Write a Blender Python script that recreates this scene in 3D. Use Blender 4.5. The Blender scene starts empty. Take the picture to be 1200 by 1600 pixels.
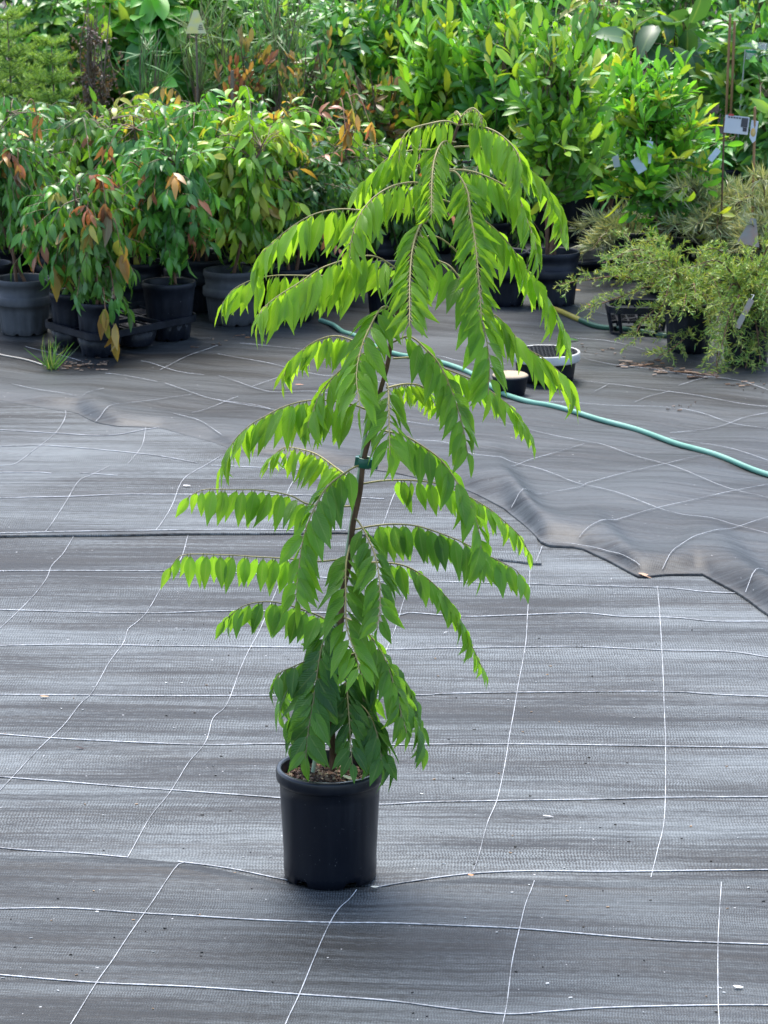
import bpy, math, random
import numpy as np
from mathutils import Vector

# ------------------------------------------------------------------ camera, world, sun, exposure
SC = bpy.context.scene
COL = SC.collection
CAM_H = 1.85
PITCH = math.radians(14.2)
FPX = 4400.0                      # focal length in pixels of the 1200x1600 photograph
cam_d = bpy.data.cameras.new('camera')
cam_d.sensor_fit = 'VERTICAL'
cam_d.sensor_height = 36.0
cam_d.lens = FPX / 1600.0 * 36.0
cam_d.clip_end = 2000.0
cam_d.dof.use_dof = True
cam_d.dof.focus_distance = 4.95
cam_d.dof.aperture_fstop = 30.0
cam = bpy.data.objects.new('camera', cam_d)
COL.objects.link(cam)
cam.location = (0, 0, CAM_H)
cam.rotation_euler = (math.radians(90) - PITCH, 0, 0)
SC.camera = cam

SUN_EL, SUN_AZ = math.radians(66), math.radians(-8)    # azimuth measured from +Y (away from the camera) towards +X
world = bpy.data.worlds.new('World')
SC.world = world
world.use_nodes = True
wn = world.node_tree
wn.nodes.clear()
wo = wn.nodes.new('ShaderNodeOutputWorld')
wb = wn.nodes.new('ShaderNodeBackground')
ws = wn.nodes.new('ShaderNodeTexSky')
ws.sky_type = 'NISHITA'
ws.sun_disc = False
ws.sun_elevation = SUN_EL
ws.sun_rotation = SUN_AZ
ws.air_density = 1.0
ws.dust_density = 2.3
ws.ozone_density = 1.0
wb.inputs['Strength'].default_value = 0.15
wn.links.new(ws.outputs[0], wb.inputs['Color'])
wn.links.new(wb.outputs[0], wo.inputs['Surface'])
sun_d = bpy.data.lights.new('sun', 'SUN')
sun_d.energy = 2.0
sun_d.angle = math.radians(28)
sun_d.color = (1.0, 0.96, 0.9)
sun = bpy.data.objects.new('sun', sun_d)
COL.objects.link(sun)
sdir = Vector((math.sin(SUN_AZ) * math.cos(SUN_EL), math.cos(SUN_AZ) * math.cos(SUN_EL), math.sin(SUN_EL)))
sun.rotation_euler = sdir.to_track_quat('Z', 'Y').to_euler()
SC.view_settings.view_transform = 'Standard'
SC.view_settings.look = 'None'
SC.view_settings.exposure = 1.75
SC.view_settings.gamma = 1.0
SC.cycles.max_bounces = 8
SC.cycles.transparent_max_bounces = 8
try:
    SC.cycles.use_denoising = True
except Exception:
    pass

# ------------------------------------------------------------------ photograph pixel -> point in the place
CP, SP = math.cos(PITCH), math.sin(PITCH)
CAMV = np.array([0, 0, CAM_H])
def ray(px, py):
    dx = (np.asarray(px, float) - 600.0) / FPX
    dy = (800.0 - np.asarray(py, float)) / FPX
    return np.stack([dx, CP + dy * SP, -SP + dy * CP], -1)
def G(px, py, z=0.0):
    r = ray(px, py)
    k = (z - CAM_H) / r[..., 2:3]
    return CAMV + r * k
def PY(px, py, Y):
    r = ray(px, py)
    k = np.asarray(Y, float)[..., None] / r[..., 1:2]
    return CAMV + r * k
def unit(v):
    v = np.asarray(v, float)
    n = np.linalg.norm(v, axis=-1, keepdims=True)
    return v / np.maximum(n, 1e-9)
UP = np.array([0, 0, 1.0])

# ------------------------------------------------------------------ mesh builder
class MB:
    def __init__(self):
        self.V = []; self.F = []; self.n = 0; self.T = []; self.U = []
    def add(self, v, faces, mat=0, smooth=True, tint=None, luv=None):
        v = np.asarray(v, float).reshape(-1, 3)
        k = len(v)
        self.V.append(v)
        t = np.ones((k, 3)) if tint is None else np.broadcast_to(np.asarray(tint, float), (k, 3))
        self.T.append(t)
        self.U.append(np.zeros((k, 2)) if luv is None else np.asarray(luv, float))
        if isinstance(faces, np.ndarray):
            self.F.append((faces.astype(np.int64) + self.n, mat, smooth))
        else:
            by = {}
            for f in faces:
                by.setdefault(len(f), []).append(f)
            for m, fs in by.items():
                self.F.append((np.array(fs, np.int64) + self.n, mat, smooth))
        self.n += k
    def tube(self, pts, rad, n=8, mat=0, tint=None, cap=True, squash=1.0):
        P = np.asarray(pts, float)
        m = len(P)
        R = np.broadcast_to(np.asarray(rad, float), (m,))
        T = unit(np.gradient(P, axis=0))
        ref = np.array([0, 0, 1.0]) if abs(T[0][2]) < .9 else np.array([1.0, 0, 0])
        a = unit(np.cross(T[0], ref))
        vs = []
        for i in range(m):
            a = unit(a - np.dot(a, T[i]) * T[i])
            b = np.cross(T[i], a)
            ang = np.arange(n) * 2 * math.pi / n
            vs.append(P[i] + R[i] * (np.cos(ang)[:, None] * a + squash * np.sin(ang)[:, None] * b))
        V = np.concatenate(vs)
        i, j = np.meshgrid(np.arange(m - 1), np.arange(n), indexing='ij')
        q = np.stack([i * n + j, i * n + (j + 1) % n, (i + 1) * n + (j + 1) % n, (i + 1) * n + j], -1).reshape(-1, 4)
        self.add(V, q, mat, True, tint)
        if cap:
            self.add(vs[0], [tuple(range(n))[::-1]], mat, False, tint)
            self.add(vs[-1], [tuple(range(n))], mat, False, tint)
    def lathe(self, prof, c=(0, 0, 0), n=40, mat=0, fn=None, tint=None):
        prof = np.asarray(prof, float)
        m = len(prof)
        ang = np.arange(n) * 2 * math.pi / n
        V = np.zeros((m, n, 3))
        V[:, :, 0] = prof[:, 0:1] * np.cos(ang)
        V[:, :, 1] = prof[:, 0:1] * np.sin(ang)
        V[:, :, 2] = prof[:, 1:2]
        if fn is not None:
            V = fn(V, ang)
        V = V.reshape(-1, 3) + np.asarray(c, float)
        i, j = np.meshgrid(np.arange(m - 1), np.arange(n), indexing='ij')
        q = np.stack([i * n + j, i * n + (j + 1) % n, (i + 1) * n + (j + 1) % n, (i + 1) * n + j], -1).reshape(-1, 4)
        self.add(V, q, mat, True, tint)
    def disc(self, c, r, n=40, mat=0, tint=None):
        ang = np.arange(n) * 2 * math.pi / n
        V = np.stack([r * np.cos(ang), r * np.sin(ang), 0 * ang], -1) + np.asarray(c, float)
        self.add(V, [tuple(range(n))], mat, False, tint)
    def box(self, c, s, rot=None, mat=0, tint=None):
        v = np.array([(x, y, z) for x in (-.5, .5) for y in (-.5, .5) for z in (-.5, .5)]) * np.asarray(s, float)
        if rot is not None:
            v = v @ np.asarray(rot).T
        f = [(0, 1, 3, 2), (4, 6, 7, 5), (0, 4, 5, 1), (2, 3, 7, 6), (0, 2, 6, 4), (1, 5, 7, 3)]
        self.add(v + np.asarray(c, float), f, mat, False, tint)
    def leaves(self, O, D, W, L, wid, col, shape, fold=.25, curl=.25, mat=0, wave=0.0, seed=0):
        """many leaves: O origin, D direction, W width axis, L length, wid full width"""
        O = np.asarray(O, float); N = len(O)
        if N == 0: return
        D = unit(D); W = unit(W - (W * D).sum(-1, keepdims=True) * D); Nn = np.cross(W, D)
        t = np.array(shape[0]); h = np.array(shape[1]); A = np.array(shape[2])
        rng = np.random.default_rng(seed)
        L = np.broadcast_to(L, (N,)); wid = np.broadcast_to(wid, (N,))
        fold = np.broadcast_to(fold, (N,)); curl = np.broadcast_to(curl, (N,))
        ph = rng.uniform(0, 6.28, N)
        TT, AA = np.meshgrid(t, A, indexing='ij'); HH = np.repeat(h[:, None], len(A), 1)
        TT, AA, HH = TT.ravel(), AA.ravel(), HH.ravel()
        # arc bending about the width axis
        k = curl[:, None] * 2.0
        kk = np.where(np.abs(k) < 1e-3, 1e-3, k)
        along = np.sin(kk * TT) / kk
        down = (1 - np.cos(kk * TT)) / kk
        x = AA * HH * wid[:, None] * .5
        z = np.abs(AA) * HH * wid[:, None] * .5 * fold[:, None] - down * L[:, None]
        if wave:
            z = z + wave * L[:, None] * AA * np.sin(TT * 9 + ph[:, None]) * HH
        y = along * L[:, None]
        V = O[:, None, :] + x[..., None] * W[:, None, :] + y[..., None] * D[:, None, :] + z[..., None] * Nn[:, None, :]
        m, a = len(t), len(A)
        i, j = np.meshgrid(np.arange(m - 1), np.arange(a - 1), indexing='ij')
        q = np.stack([i * a + j, i * a + j + 1, (i + 1) * a + j + 1, (i + 1) * a + j], -1).reshape(-1, 4)
        F = (q[None] + (np.arange(N) * m * a)[:, None, None]).reshape(-1, 4)
        tint = np.repeat(np.asarray(col, float), m * a, axis=0)
        luv = np.tile(np.stack([AA, TT], -1), (N, 1))
        self.add(V.reshape(-1, 3), F, mat, True, tint, luv)
    def mesh(self, name, mats):
        me = bpy.data.meshes.new(name)
        V = np.concatenate(self.V)
        me.vertices.add(len(V)); me.vertices.foreach_set('co', V.astype(np.float32).ravel())
        lt = []; li = []; mi = []; sm = []
        for f, mat, s in self.F:
            lt.append(np.full(len(f), f.shape[1])); li.append(f.ravel())
            mi.append(np.full(len(f), mat)); sm.append(np.full(len(f), s))
        lt = np.concatenate(lt); li = np.concatenate(li)
        me.loops.add(len(li)); me.loops.foreach_set('vertex_index', li.astype(np.int32))
        me.polygons.add(len(lt))
        ls = np.concatenate([[0], np.cumsum(lt)[:-1]])
        me.polygons.foreach_set('loop_start', ls.astype(np.int32))
        me.polygons.foreach_set('loop_total', lt.astype(np.int32))
        me.polygons.foreach_set('material_index', np.concatenate(mi).astype(np.int32))
        me.polygons.foreach_set('use_smooth', np.concatenate(sm).astype(bool))
        T = np.concatenate(self.T)
        ca = me.color_attributes.new('tint', 'FLOAT_COLOR', 'POINT')
        ca.data.foreach_set('color', np.concatenate([T, np.ones((len(T), 1))], 1).astype(np.float32).ravel())
        ua = me.attributes.new('luv', 'FLOAT2', 'POINT')
        ua.data.foreach_set('vector', np.concatenate(self.U).astype(np.float32).ravel())
        for m in mats: me.materials.append(m)
        me.update(); me.validate()
        return me
    def build(self, name, mats, parent=None, loc=None):
        if not isinstance(mats, (list, tuple)): mats = [mats]
        if loc is not None:
            l = np.asarray(loc, float)
            self.V = [v - l for v in self.V]
        o = bpy.data.objects.new(name, self.mesh(name, mats))
        COL.objects.link(o)
        if parent is not None: o.parent = parent
        elif loc is not None: o.location = loc
        return o

def root(name, label, cat, loc, group=None):
    o = bpy.data.objects.new(name, None)
    o.empty_display_size = .05
    COL.objects.link(o); o.location = tuple(loc)
    return tag(o, label, cat, group)
def tag(o, label=None, cat=None, group=None, kind=None):
    if label: o['label'] = label
    if cat: o['category'] = cat
    if group: o['group'] = group
    if kind: o['kind'] = kind
    return o
def smooth_path(pts, n):
    """Catmull-Rom through points, n samples"""
    P = np.asarray(pts, float)
    if len(P) == 2:
        return P[0] + (P[1] - P[0]) * np.linspace(0, 1, n)[:, None]
    Q = np.concatenate([[2 * P[0] - P[1]], P, [2 * P[-1] - P[-2]]])
    d = np.concatenate([[0], np.cumsum(np.linalg.norm(np.diff(P, axis=0), axis=1))])
    s = np.linspace(0, d[-1], n)
    i = np.clip(np.searchsorted(d, s, 'right') - 1, 0, len(P) - 2)
    u = ((s - d[i]) / np.maximum(d[i + 1] - d[i], 1e-9))[:, None]
    a, b, c, e = Q[i], Q[i + 1], Q[i + 2], Q[i + 3]
    return .5 * (2 * b + (c - a) * u + (2 * a - 5 * b + 4 * c - e) * u ** 2 + (3 * b - a - 3 * c + e) * u ** 3)

# ------------------------------------------------------------------ materials
def newmat(name):
    m = bpy.data.materials.new(name); m.use_nodes = True
    nt = m.node_tree
    return m, nt, nt.nodes['Principled BSDF'], nt.nodes['Material Output']
def nd(nt, typ, ins=None, **kw):
    n = nt.nodes.new(typ)
    for k, v in kw.items(): setattr(n, k, v)
    for k, v in (ins or {}).items():
        if isinstance(v, bpy.types.NodeSocket): nt.links.new(v, n.inputs[k])
        else: n.inputs[k].default_value = v
    return n
def rgba(c): return (c[0], c[1], c[2], 1.0)
def mixc(nt, fac, a, b, mode='MIX'):
    n = nt.nodes.new('ShaderNodeMix'); n.data_type = 'RGBA'; n.blend_type = mode
    for idx, v in ((0, fac), (6, a), (7, b)):
        if isinstance(v, bpy.types.NodeSocket): nt.links.new(v, n.inputs[idx])
        else: n.inputs[idx].default_value = v if idx == 0 else rgba(v)
    return n.outputs[2]
def mth(nt, op, a, b=0.0, clamp=False):
    n = nt.nodes.new('ShaderNodeMath'); n.operation = op; n.use_clamp = clamp
    for i, v in enumerate((a, b)):
        if isinstance(v, bpy.types.NodeSocket): nt.links.new(v, n.inputs[i])
        else: n.inputs[i].default_value = v
    return n.outputs[0]
def noise(nt, vec, scale, detail=4, rough=.55, typ='ShaderNodeTexNoise'):
    return nd(nt, typ, {'Vector': vec, 'Scale': scale, 'Detail': detail, 'Roughness': rough}).outputs[0]
def mapping(nt, vec, scale=(1, 1, 1), rot=(0, 0, 0), loc=(0, 0, 0)):
    return nd(nt, 'ShaderNodeMapping', {'Vector': vec, 'Scale': scale, 'Rotation': rot, 'Location': loc}).outputs[0]
def ramp(nt, v, lo, hi):
    return nd(nt, 'ShaderNodeMapRange', {'Value': v, 'From Min': lo, 'From Max': hi}, clamp=True).outputs[0]

def rampo(nt, v, lo, hi, a):
    return nd(nt, 'ShaderNodeMapRange', {'Value': v, 'From Min': lo, 'From Max': hi, 'To Min': a, 'To Max': 1.0}, clamp=True).outputs[0]

def mat_leaf(name, trans=.35, rough=.42, spec=.5, vein=.35, boost=(1.5, 1.35, .6), veinbump=.0):
    m, nt, b, out = newmat(name)
    at = nd(nt, 'ShaderNodeAttribute', attribute_name='tint').outputs['Color']
    lu = nd(nt, 'ShaderNodeAttribute', attribute_name='luv').outputs['Vector']
    sx = nd(nt, 'ShaderNodeSeparateXYZ', {'Vector': lu})
    ab = mth(nt, 'ABSOLUTE', sx.outputs[0])
    mid = mth(nt, 'SUBTRACT', 1.0, ramp(nt, ab, .02, .14))
    geo = nd(nt, 'ShaderNodeNewGeometry')
    nz = noise(nt, geo.outputs['Position'], 60.0, 3)
    c1 = mixc(nt, mth(nt, 'MULTIPLY', nz, .5), at, (0, 0, 0))
    c1 = mixc(nt, 1.0, c1, mixc(nt, ramp(nt, nz, .3, .7), (1.0, 1.0, 1.0), (1.3, 1.3, 1.3)), 'MULTIPLY')
    c2 = mixc(nt, mth(nt, 'MULTIPLY', mid, vein), c1, (.28, .38, .12))
    # lower side is paler
    c3 = mixc(nt, mth(nt, 'MULTIPLY', geo.outputs['Backfacing'], .3), c2, (.16, .26, .09))
    nt.links.new(c3, b.inputs['Base Color'])
    b.inputs['Roughness'].default_value = rough
    b.inputs['Specular IOR Level'].default_value = spec
    if veinbump:
        w = mth(nt, 'SINE', mth(nt, 'MULTIPLY', mth(nt, 'SUBTRACT', sx.outputs[1], mth(nt, 'MULTIPLY', ab, .22)), 75.0))
        bp = nd(nt, 'ShaderNodeBump', {'Height': w, 'Strength': veinbump, 'Distance': .0008})
        nt.links.new(bp.outputs[0], b.inputs['Normal'])
    tc = mixc(nt, 1.0, c2, boost, 'MULTIPLY')
    tr = nd(nt, 'ShaderNodeBsdfTranslucent', {'Color': tc})
    mx = nd(nt, 'ShaderNodeMixShader', {0: trans, 1: b.outputs[0], 2: tr.outputs[0]})
    nt.links.new(mx.outputs[0], out.inputs['Surface'])
    return m
def mat_simple(name, col, rough=.5, spec=.5, var=.25, scale=30.0, bump=0.0, col2=None, stretch=(1, 1, 1), tinted=False):
    m, nt, b, out = newmat(name)
    tc = nd(nt, 'ShaderNodeTexCoord').outputs['Object']
    v = mapping(nt, tc, stretch)
    n1 = noise(nt, v, scale, 5)
    dark = tuple(c * (1 - var) for c in col) if col2 is None else col2
    base = mixc(nt, ramp(nt, n1, .3, .7), col, dark)
    if tinted:
        base = mixc(nt, 1.0, base, nd(nt, 'ShaderNodeAttribute', attribute_name='tint').outputs['Color'], 'MULTIPLY')
    nt.links.new(base, b.inputs['Base Color'])
    b.inputs['Roughness'].default_value = rough
    b.inputs['Specular IOR Level'].default_value = spec
    if bump:
        bp = nd(nt, 'ShaderNodeBump', {'Height': noise(nt, v, scale * 2.5, 4), 'Strength': bump, 'Distance': .004})
        nt.links.new(bp.outputs[0], b.inputs['Normal'])
    return m
def mat_plastic(name, col=(.003, .0045, .009), dust=(.045, .053, .07), amount=.35, rough=.42, scale=6.0, zst=(1, 1, .35), spec=.27):
    """black nursery pot plastic with pale dust smears and scuffs"""
    m, nt, b, out = newmat(name)
    tc = nd(nt, 'ShaderNodeTexCoord').outputs['Object']
    oi = nd(nt, 'ShaderNodeObjectInfo').outputs['Random']
    va = nd(nt, 'ShaderNodeVectorMath', {0: tc, 1: oi}, operation='ADD').outputs[0]
    n1 = noise(nt, mapping(nt, va, zst), scale * 2, 6, .65)
    n2 = noise(nt, mapping(nt, va, (1, 1, 1.0)), scale * .8, 3)
    sp = noise(nt, va, 230.0, 2)
    d = mth(nt, 'MULTIPLY', ramp(nt, n1, .42, .72), amount)
    d = mth(nt, 'MULTIPLY', d, ramp(nt, n2, .25, .7))
    base = mixc(nt, d, col, dust)
    base = mixc(nt, mth(nt, 'MULTIPLY', ramp(nt, sp, .73, .78), .45), base, (.3, .3, .3))
    nt.links.new(base, b.inputs['Base Color'])
    nt.links.new(mth(nt, 'ADD', mth(nt, 'MULTIPLY', d, .5), rough), b.inputs['Roughness'])
    b.inputs['Specular IOR Level'].default_value = spec
    bp = nd(nt, 'ShaderNodeBump', {'Height': n1, 'Strength': .08, 'Distance': .003})
    nt.links.new(bp.outputs[0], b.inputs['Normal'])
    return m
def mat_cloth(name, rot=0.0, bw=.0058, bh=.017, weave=1.0, dark=(.006, .007, .008), dusty_sheen=(.136, .154, .161), rough=.52, seed=0.0, lo=.460, hi=.562):
    """woven black weed mat: plain weave ribs, pale dust dragged along the weft, broad sheen patches painted into the colour"""
    m, nt, b, out = newmat(name)
    tc = nd(nt, 'ShaderNodeTexCoord').outputs['Object']
    v = mapping(nt, tc, rot=(0, 0, rot), loc=(seed, seed * .7, 0))
    warp = nd(nt, 'ShaderNodeTexNoise', {'Vector': v, 'Scale': 5.0, 'Detail': 2.0}).outputs['Color']
    vw = nd(nt, 'ShaderNodeVectorMath', {0: v, 1: nd(nt, 'ShaderNodeVectorMath', {0: warp, 'Scale': .03}, operation='SCALE').outputs[0]}, operation='ADD').outputs[0]
    sx = nd(nt, 'ShaderNodeSeparateXYZ', {'Vector': vw})
    jit = noise(nt, mapping(nt, v, (26, 110, 1)), 1.0, 4)
    rib = mth(nt, 'SINE', mth(nt, 'ADD', mth(nt, 'MULTIPLY', sx.outputs[0], 6.2832 / bw), mth(nt, 'MULTIPLY', jit, 13.0)))
    rowv = mth(nt, 'SINE', mth(nt, 'ADD', mth(nt, 'MULTIPLY', sx.outputs[1], 6.2832 / bh), mth(nt, 'MULTIPLY', jit, 12.0)))
    fib = noise(nt, mapping(nt, v, (160, 260, 1)), 1.0, 2)
    br = ramp(nt, mth(nt, 'ADD', mth(nt, 'MULTIPLY', rib, .42), mth(nt, 'ADD', mth(nt, 'MULTIPLY', rowv, .22), mth(nt, 'MULTIPLY', mth(nt, 'SUBTRACT', fib, .5), 1.6))), -.55, .6)
    s1 = noise(nt, mapping(nt, vw, (1.1, 13, 1)), 1.0, 7, .6)
    s2 = noise(nt, mapping(nt, vw, (3.0, 75, 1)), 1.0, 4, .6)
    s3 = noise(nt, mapping(nt, v, (.7, 2.6, 1)), 1.0, 3, .5)  # broad patches of sheen, painted as paler base colour along with the dust
    s4 = noise(nt, mapping(nt, vw, (60, 420, 1)), 1.0, 3, .65)
    s = mth(nt, 'ADD', mth(nt, 'MULTIPLY', s1, .26), mth(nt, 'ADD', mth(nt, 'MULTIPLY', s2, .24), mth(nt, 'ADD', mth(nt, 'MULTIPLY', s3, .28), mth(nt, 'MULTIPLY', s4, .24))))
    d = ramp(nt, s, lo, hi)
    wn_ = mth(nt, 'MULTIPLY', rampo(nt, noise(nt, mapping(nt, v, (1.6, 5.0, 1), loc=(3, 9, 0)), 1.0, 5, .6), .36, .6, .5), weave)
    wv = mth(nt, 'ADD', mth(nt, 'MULTIPLY', br, wn_), mth(nt, 'SUBTRACT', 1.0, wn_))
    base = mixc(nt, mth(nt, 'MULTIPLY', d, wv), dark, dusty_sheen)
    fl = noise(nt, v, 95.0, 1)
    base = mixc(nt, mth(nt, 'MULTIPLY', ramp(nt, fl, .79, .82), .7), base, (.5, .5, .5))
    nt.links.new(base, b.inputs['Base Color'])
    nt.links.new(mth(nt, 'ADD', rough, mth(nt, 'MULTIPLY', s1, .15)), b.inputs['Roughness'])
    b.inputs['Specular IOR Level'].default_value = .25
    b1 = nd(nt, 'ShaderNodeBump', {'Height': noise(nt, mapping(nt, vw, (2.2, 9, 1)), 1.0, 5), 'Strength': .35, 'Distance': .03})
    b2 = nd(nt, 'ShaderNodeBump', {'Height': wv, 'Strength': .45, 'Distance': .0012, 'Normal': b1.outputs[0]})
    nt.links.new(b2.outputs[0], b.inputs['Normal'])
    return m
def mat_thread(name):
    m, nt, b, out = newmat(name)
    tc = nd(nt, 'ShaderNodeTexCoord').outputs['Object']
    n1 = noise(nt, tc, 140.0, 3)
    n2 = noise(nt, tc, 9.0, 3)
    f = mth(nt, 'ADD', mth(nt, 'MULTIPLY', ramp(nt, n1, .35, .6), .4), mth(nt, 'MULTIPLY', ramp(nt, n2, .36, .56), .6))
    nt.links.new(mixc(nt, f, (.07, .075, .08), (.46, .47, .48)), b.inputs['Base Color'])
    b.inputs['Roughness'].default_value = .6
    return m

M = {}
M['thread'] = mat_thread('white_marker_thread')
M['cloth_front'] = mat_cloth('weed_mat_front', rot=math.radians(4), seed=3.1, bw=.0046, bh=.011, dusty_sheen=(.088, .101, .107))
M['cloth_mid'] = mat_cloth('weed_mat_middle', rot=math.radians(1), seed=0.0)
M['cloth_left'] = mat_cloth('weed_mat_left', rot=math.radians(2), seed=7.7)
M['cloth_back'] = mat_cloth('weed_mat_back', rot=math.radians(17), seed=11.3, weave=.35, bw=.005, bh=.012, rough=.46, dusty_sheen=(.047, .054, .058))
M['soil'] = mat_simple('bare_soil', (.06, .05, .04), .9, .2, col2=(.03, .026, .022), scale=6, bump=.6)
M['pot_hero'] = mat_plastic('black_pot_plastic_clean', amount=.5, dust=(.030, .035, .045), rough=.30, zst=(2.2, 2.2, .16), spec=.36)
M['pot'] = mat_plastic('black_pot_plastic_dusty', amount=.55)
M['pot_grey'] = mat_plastic('grey_faded_pot_plastic', col=(.045, .048, .053), dust=(.13, .134, .142), amount=.8, rough=.55)
M['mix'] = mat_simple('potting_mix', (.075, .05, .035), .9, .2, col2=(.025, .018, .014), scale=60, bump=.5)
M['chip'] = mat_simple('bark_chip', (1, 1, 1), .85, .3, tinted=True, scale=80, bump=.3)
M['bark'] = mat_simple('brown_stem_bark', (.16, .085, .05), .75, .3, col2=(.07, .04, .025), scale=25, stretch=(3, 3, .6), bump=.5)
M['bark_grey'] = mat_simple('grey_stem_bark', (.22, .17, .12), .8, .3, col2=(.09, .07, .05), scale=25, stretch=(3, 3, .6), bump=.5)
M['twig'] = mat_simple('young_twig', (1, 1, 1), .6, .4, tinted=True, scale=40)
M['leaf_hero'] = mat_leaf('curry_leaf', trans=.54, rough=.38, spec=.45, vein=.28, veinbump=.35)
M['leaf'] = mat_leaf('shrub_leaf', trans=.38, rough=.36, spec=.55, vein=.25)
M['needle'] = mat_leaf('fine_needle_leaf', trans=.2, rough=.5, spec=.35, vein=0)
# ------------------------------------------------------------------ the ground and the weed mat sheets
def wr(x, y):
    """gentle ruffles shared by every sheet"""
    x = np.asarray(x, float); y = np.asarray(y, float)
    return (.0022 * np.sin(5.3 * y + .7 * np.sin(1.7 * x) + .4) + .0016 * np.sin(11.7 * y + 1.1 * x + 1.3)
            + .0012 * np.sin(19.0 * y - 1.9 * x) + .0016 * np.sin(2.3 * x + 1.7 * y)) 
def wr_back(x, y):
    a = .62 * x + .78 * y; c = .78 * x - .62 * y
    return wr(x, y) + .0045 * np.sin(9.1 * c + 1.2 * np.sin(2.1 * a)) + .003 * np.sin(17.3 * c + 2.3 * a + .8) + .003 * np.sin(6.3 * a + 1.9 * c)
Z_MID, Z_FRONT, Z_LEFT, Z_BACK = .012, .020, .022, .026
def line_px(pts, z):
    p = np.array(pts, float)
    return G(p[:, 0], p[:, 1], z)
EDGE_FRONT = line_px([(0, 1336), (125, 1341), (205, 1343), (290, 1350), (440, 1379), (600, 1384), (735, 1375), (835, 1377), (1000, 1376), (1200, 1378)], Z_FRONT)
EDGE_LEFT = line_px([(0, 833), (300, 831), (540, 829), (640, 840), (690, 856), (762, 867), (838, 876)], Z_LEFT)
EDGE_BACK = line_px([(-120, 600), (0, 622), (70, 634), (120, 640), (150, 655), (182, 662), (250, 664), (330, 684), (366, 697), (480, 712), (620, 736), (720, 758),
                     (790, 792), (822, 820), (850, 846), (905, 848), (950, 868), (1000, 893), (1040, 889), (1100, 889), (1160, 926), (1200, 955), (1260, 990)], Z_BACK)
def edge_y(E, x):
    x = np.asarray(x, float)
    y = np.interp(x, E[:, 0], E[:, 1])
    return y
def wobble(x, s):
    return .006 * np.sin(7 * x + s) + .004 * np.sin(17 * x + 2 * s)
def back_z(x, y):
    d = y - edge_y(EDGE_BACK, x)
    sl = (edge_y(EDGE_BACK, x + .07) - edge_y(EDGE_BACK, x - .07)) / .14
    d = np.maximum(d, 0) / np.sqrt(1 + sl ** 2)          # distance square to the hem
    amp = .004 + .009 / (1 + np.exp(-(x - .30) / .06)) + .006 * np.sin(3.1 * x + 1.0) ** 2
    bump = 0
    for px_, py_, a_, w_ in ((800, 800, .020, .10), (985, 885, .004, .07), (1110, 905, .003, .08), (1190, 945, .010, .10), (480, 710, .006, .08), (150, 650, .007, .07), (620, 736, .008, .08)):
        bump = bump + a_ * np.exp(-((x - G(px_, py_, Z_BACK)[0]) / w_) ** 2)
    # the free hem lies low, rises in a soft roll and settles again
    lip = bump * np.exp(-((d - .075) / .05) ** 2) + amp * np.exp(-((d - .11) / .08) ** 2) - .0145 * np.exp(-(d / .035) ** 2)
    w0 = wr(x, y)
    return Z_BACK + lip + w0 + (wr_back(x, y) - w0) * (1 - np.exp(-(d / .12) ** 2)) + .004
def left_z(x, y):
    d = np.maximum(y - edge_y(EDGE_LEFT, x), 0)
    return Z_LEFT - .0065 + .003 * np.exp(-(d / .06) ** 2) * (.4 + .6 * np.exp(-((x + .75) / .6) ** 2) + .5 * np.exp(-((x - .35) / .12) ** 2)) + wr(x, y)
DIP = G(516, 1366, .012)
def dip(x, y, a, r): return a * np.exp(-(((x - DIP[0]) ** 2 + (y - DIP[1]) ** 2) / r ** 2) ** 1.5)
def mid_z(x, y): return Z_MID + wr(x, y) - dip(x, y, .004, .14)
def front_z(x, y):
    d = np.maximum(edge_y(EDGE_FRONT, x) - y, 0)
    return Z_FRONT + wr(x, y) + .004 * np.exp(-(d / .03) ** 2) - dip(x, y, .010, .15)

def sheet(name, mat, X, ylo, yhi, nv, zf, power=1.0, skirt=None):
    """grid sheet between two y curves; skirt = which edge is turned down as a visible hem"""
    X = np.asarray(X); n = len(X)
    s = np.linspace(0, 1, nv) ** power
    Y = ylo[None, :] + (yhi - ylo)[None, :] * s[:, None]
    XX = np.repeat(X[None, :], nv, 0)
    Z = zf(XX, Y)
    V = np.stack([XX, Y, Z], -1)
    if skirt == 'lo':
        h = V[0].copy(); h[:, 2] = np.minimum(h[:, 2] - .001, mid_z(h[:, 0], h[:, 1]) + .0012); h[:, 1] -= .0015
        V = np.concatenate([h[None], V]); nv += 1
    if skirt == 'hi':
        h = V[-1].copy(); h[:, 2] -= .005; h[:, 1] -= .003
        V = np.concatenate([V, h[None]]); nv += 1
    i, j = np.meshgrid(np.arange(nv - 1), np.arange(n - 1), indexing='ij')
    q = np.stack([i * n + j, i * n + j + 1, (i + 1) * n + j + 1, (i + 1) * n + j], -1).reshape(-1, 4)
    mb = MB(); mb.add(V.reshape(-1, 3), q, 0, True)
    return mb
def xs(lo, hi, dens, far):
    core = np.arange(lo, hi + 1e-6, dens)
    return np.concatenate([[-far, -far * .5], core, [far * .5, far]])
def threads(mb, lines, zf, z0, w=1.0):
    for pts in lines:
        p = np.array(pts, float)
        seg = np.linalg.norm(np.diff(p, axis=0), axis=1).sum()
        pp = smooth_path(p, max(4, int(seg / 7)))
        g = G(pp[:, 0], pp[:, 1], z0)
        dg = np.abs(g[-1] - g[0])
        f = dg[1] / max(1e-6, dg[0] + dg[1])          # the long weft marker is a thicker cord than the warp one
        g[:, 2] = zf(g[:, 0], g[:, 1]) + .0014 + (.0038 if zf is back_z else 0)
        w0 = w * (.0019 * (1 - f) + .00072 * f)
        rr = w0 * (1 + .15 * np.sin(np.arange(len(g)) * 1.9 + len(g)))
        mb.tube(g, rr, 6, 1, squash=.6)

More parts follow.
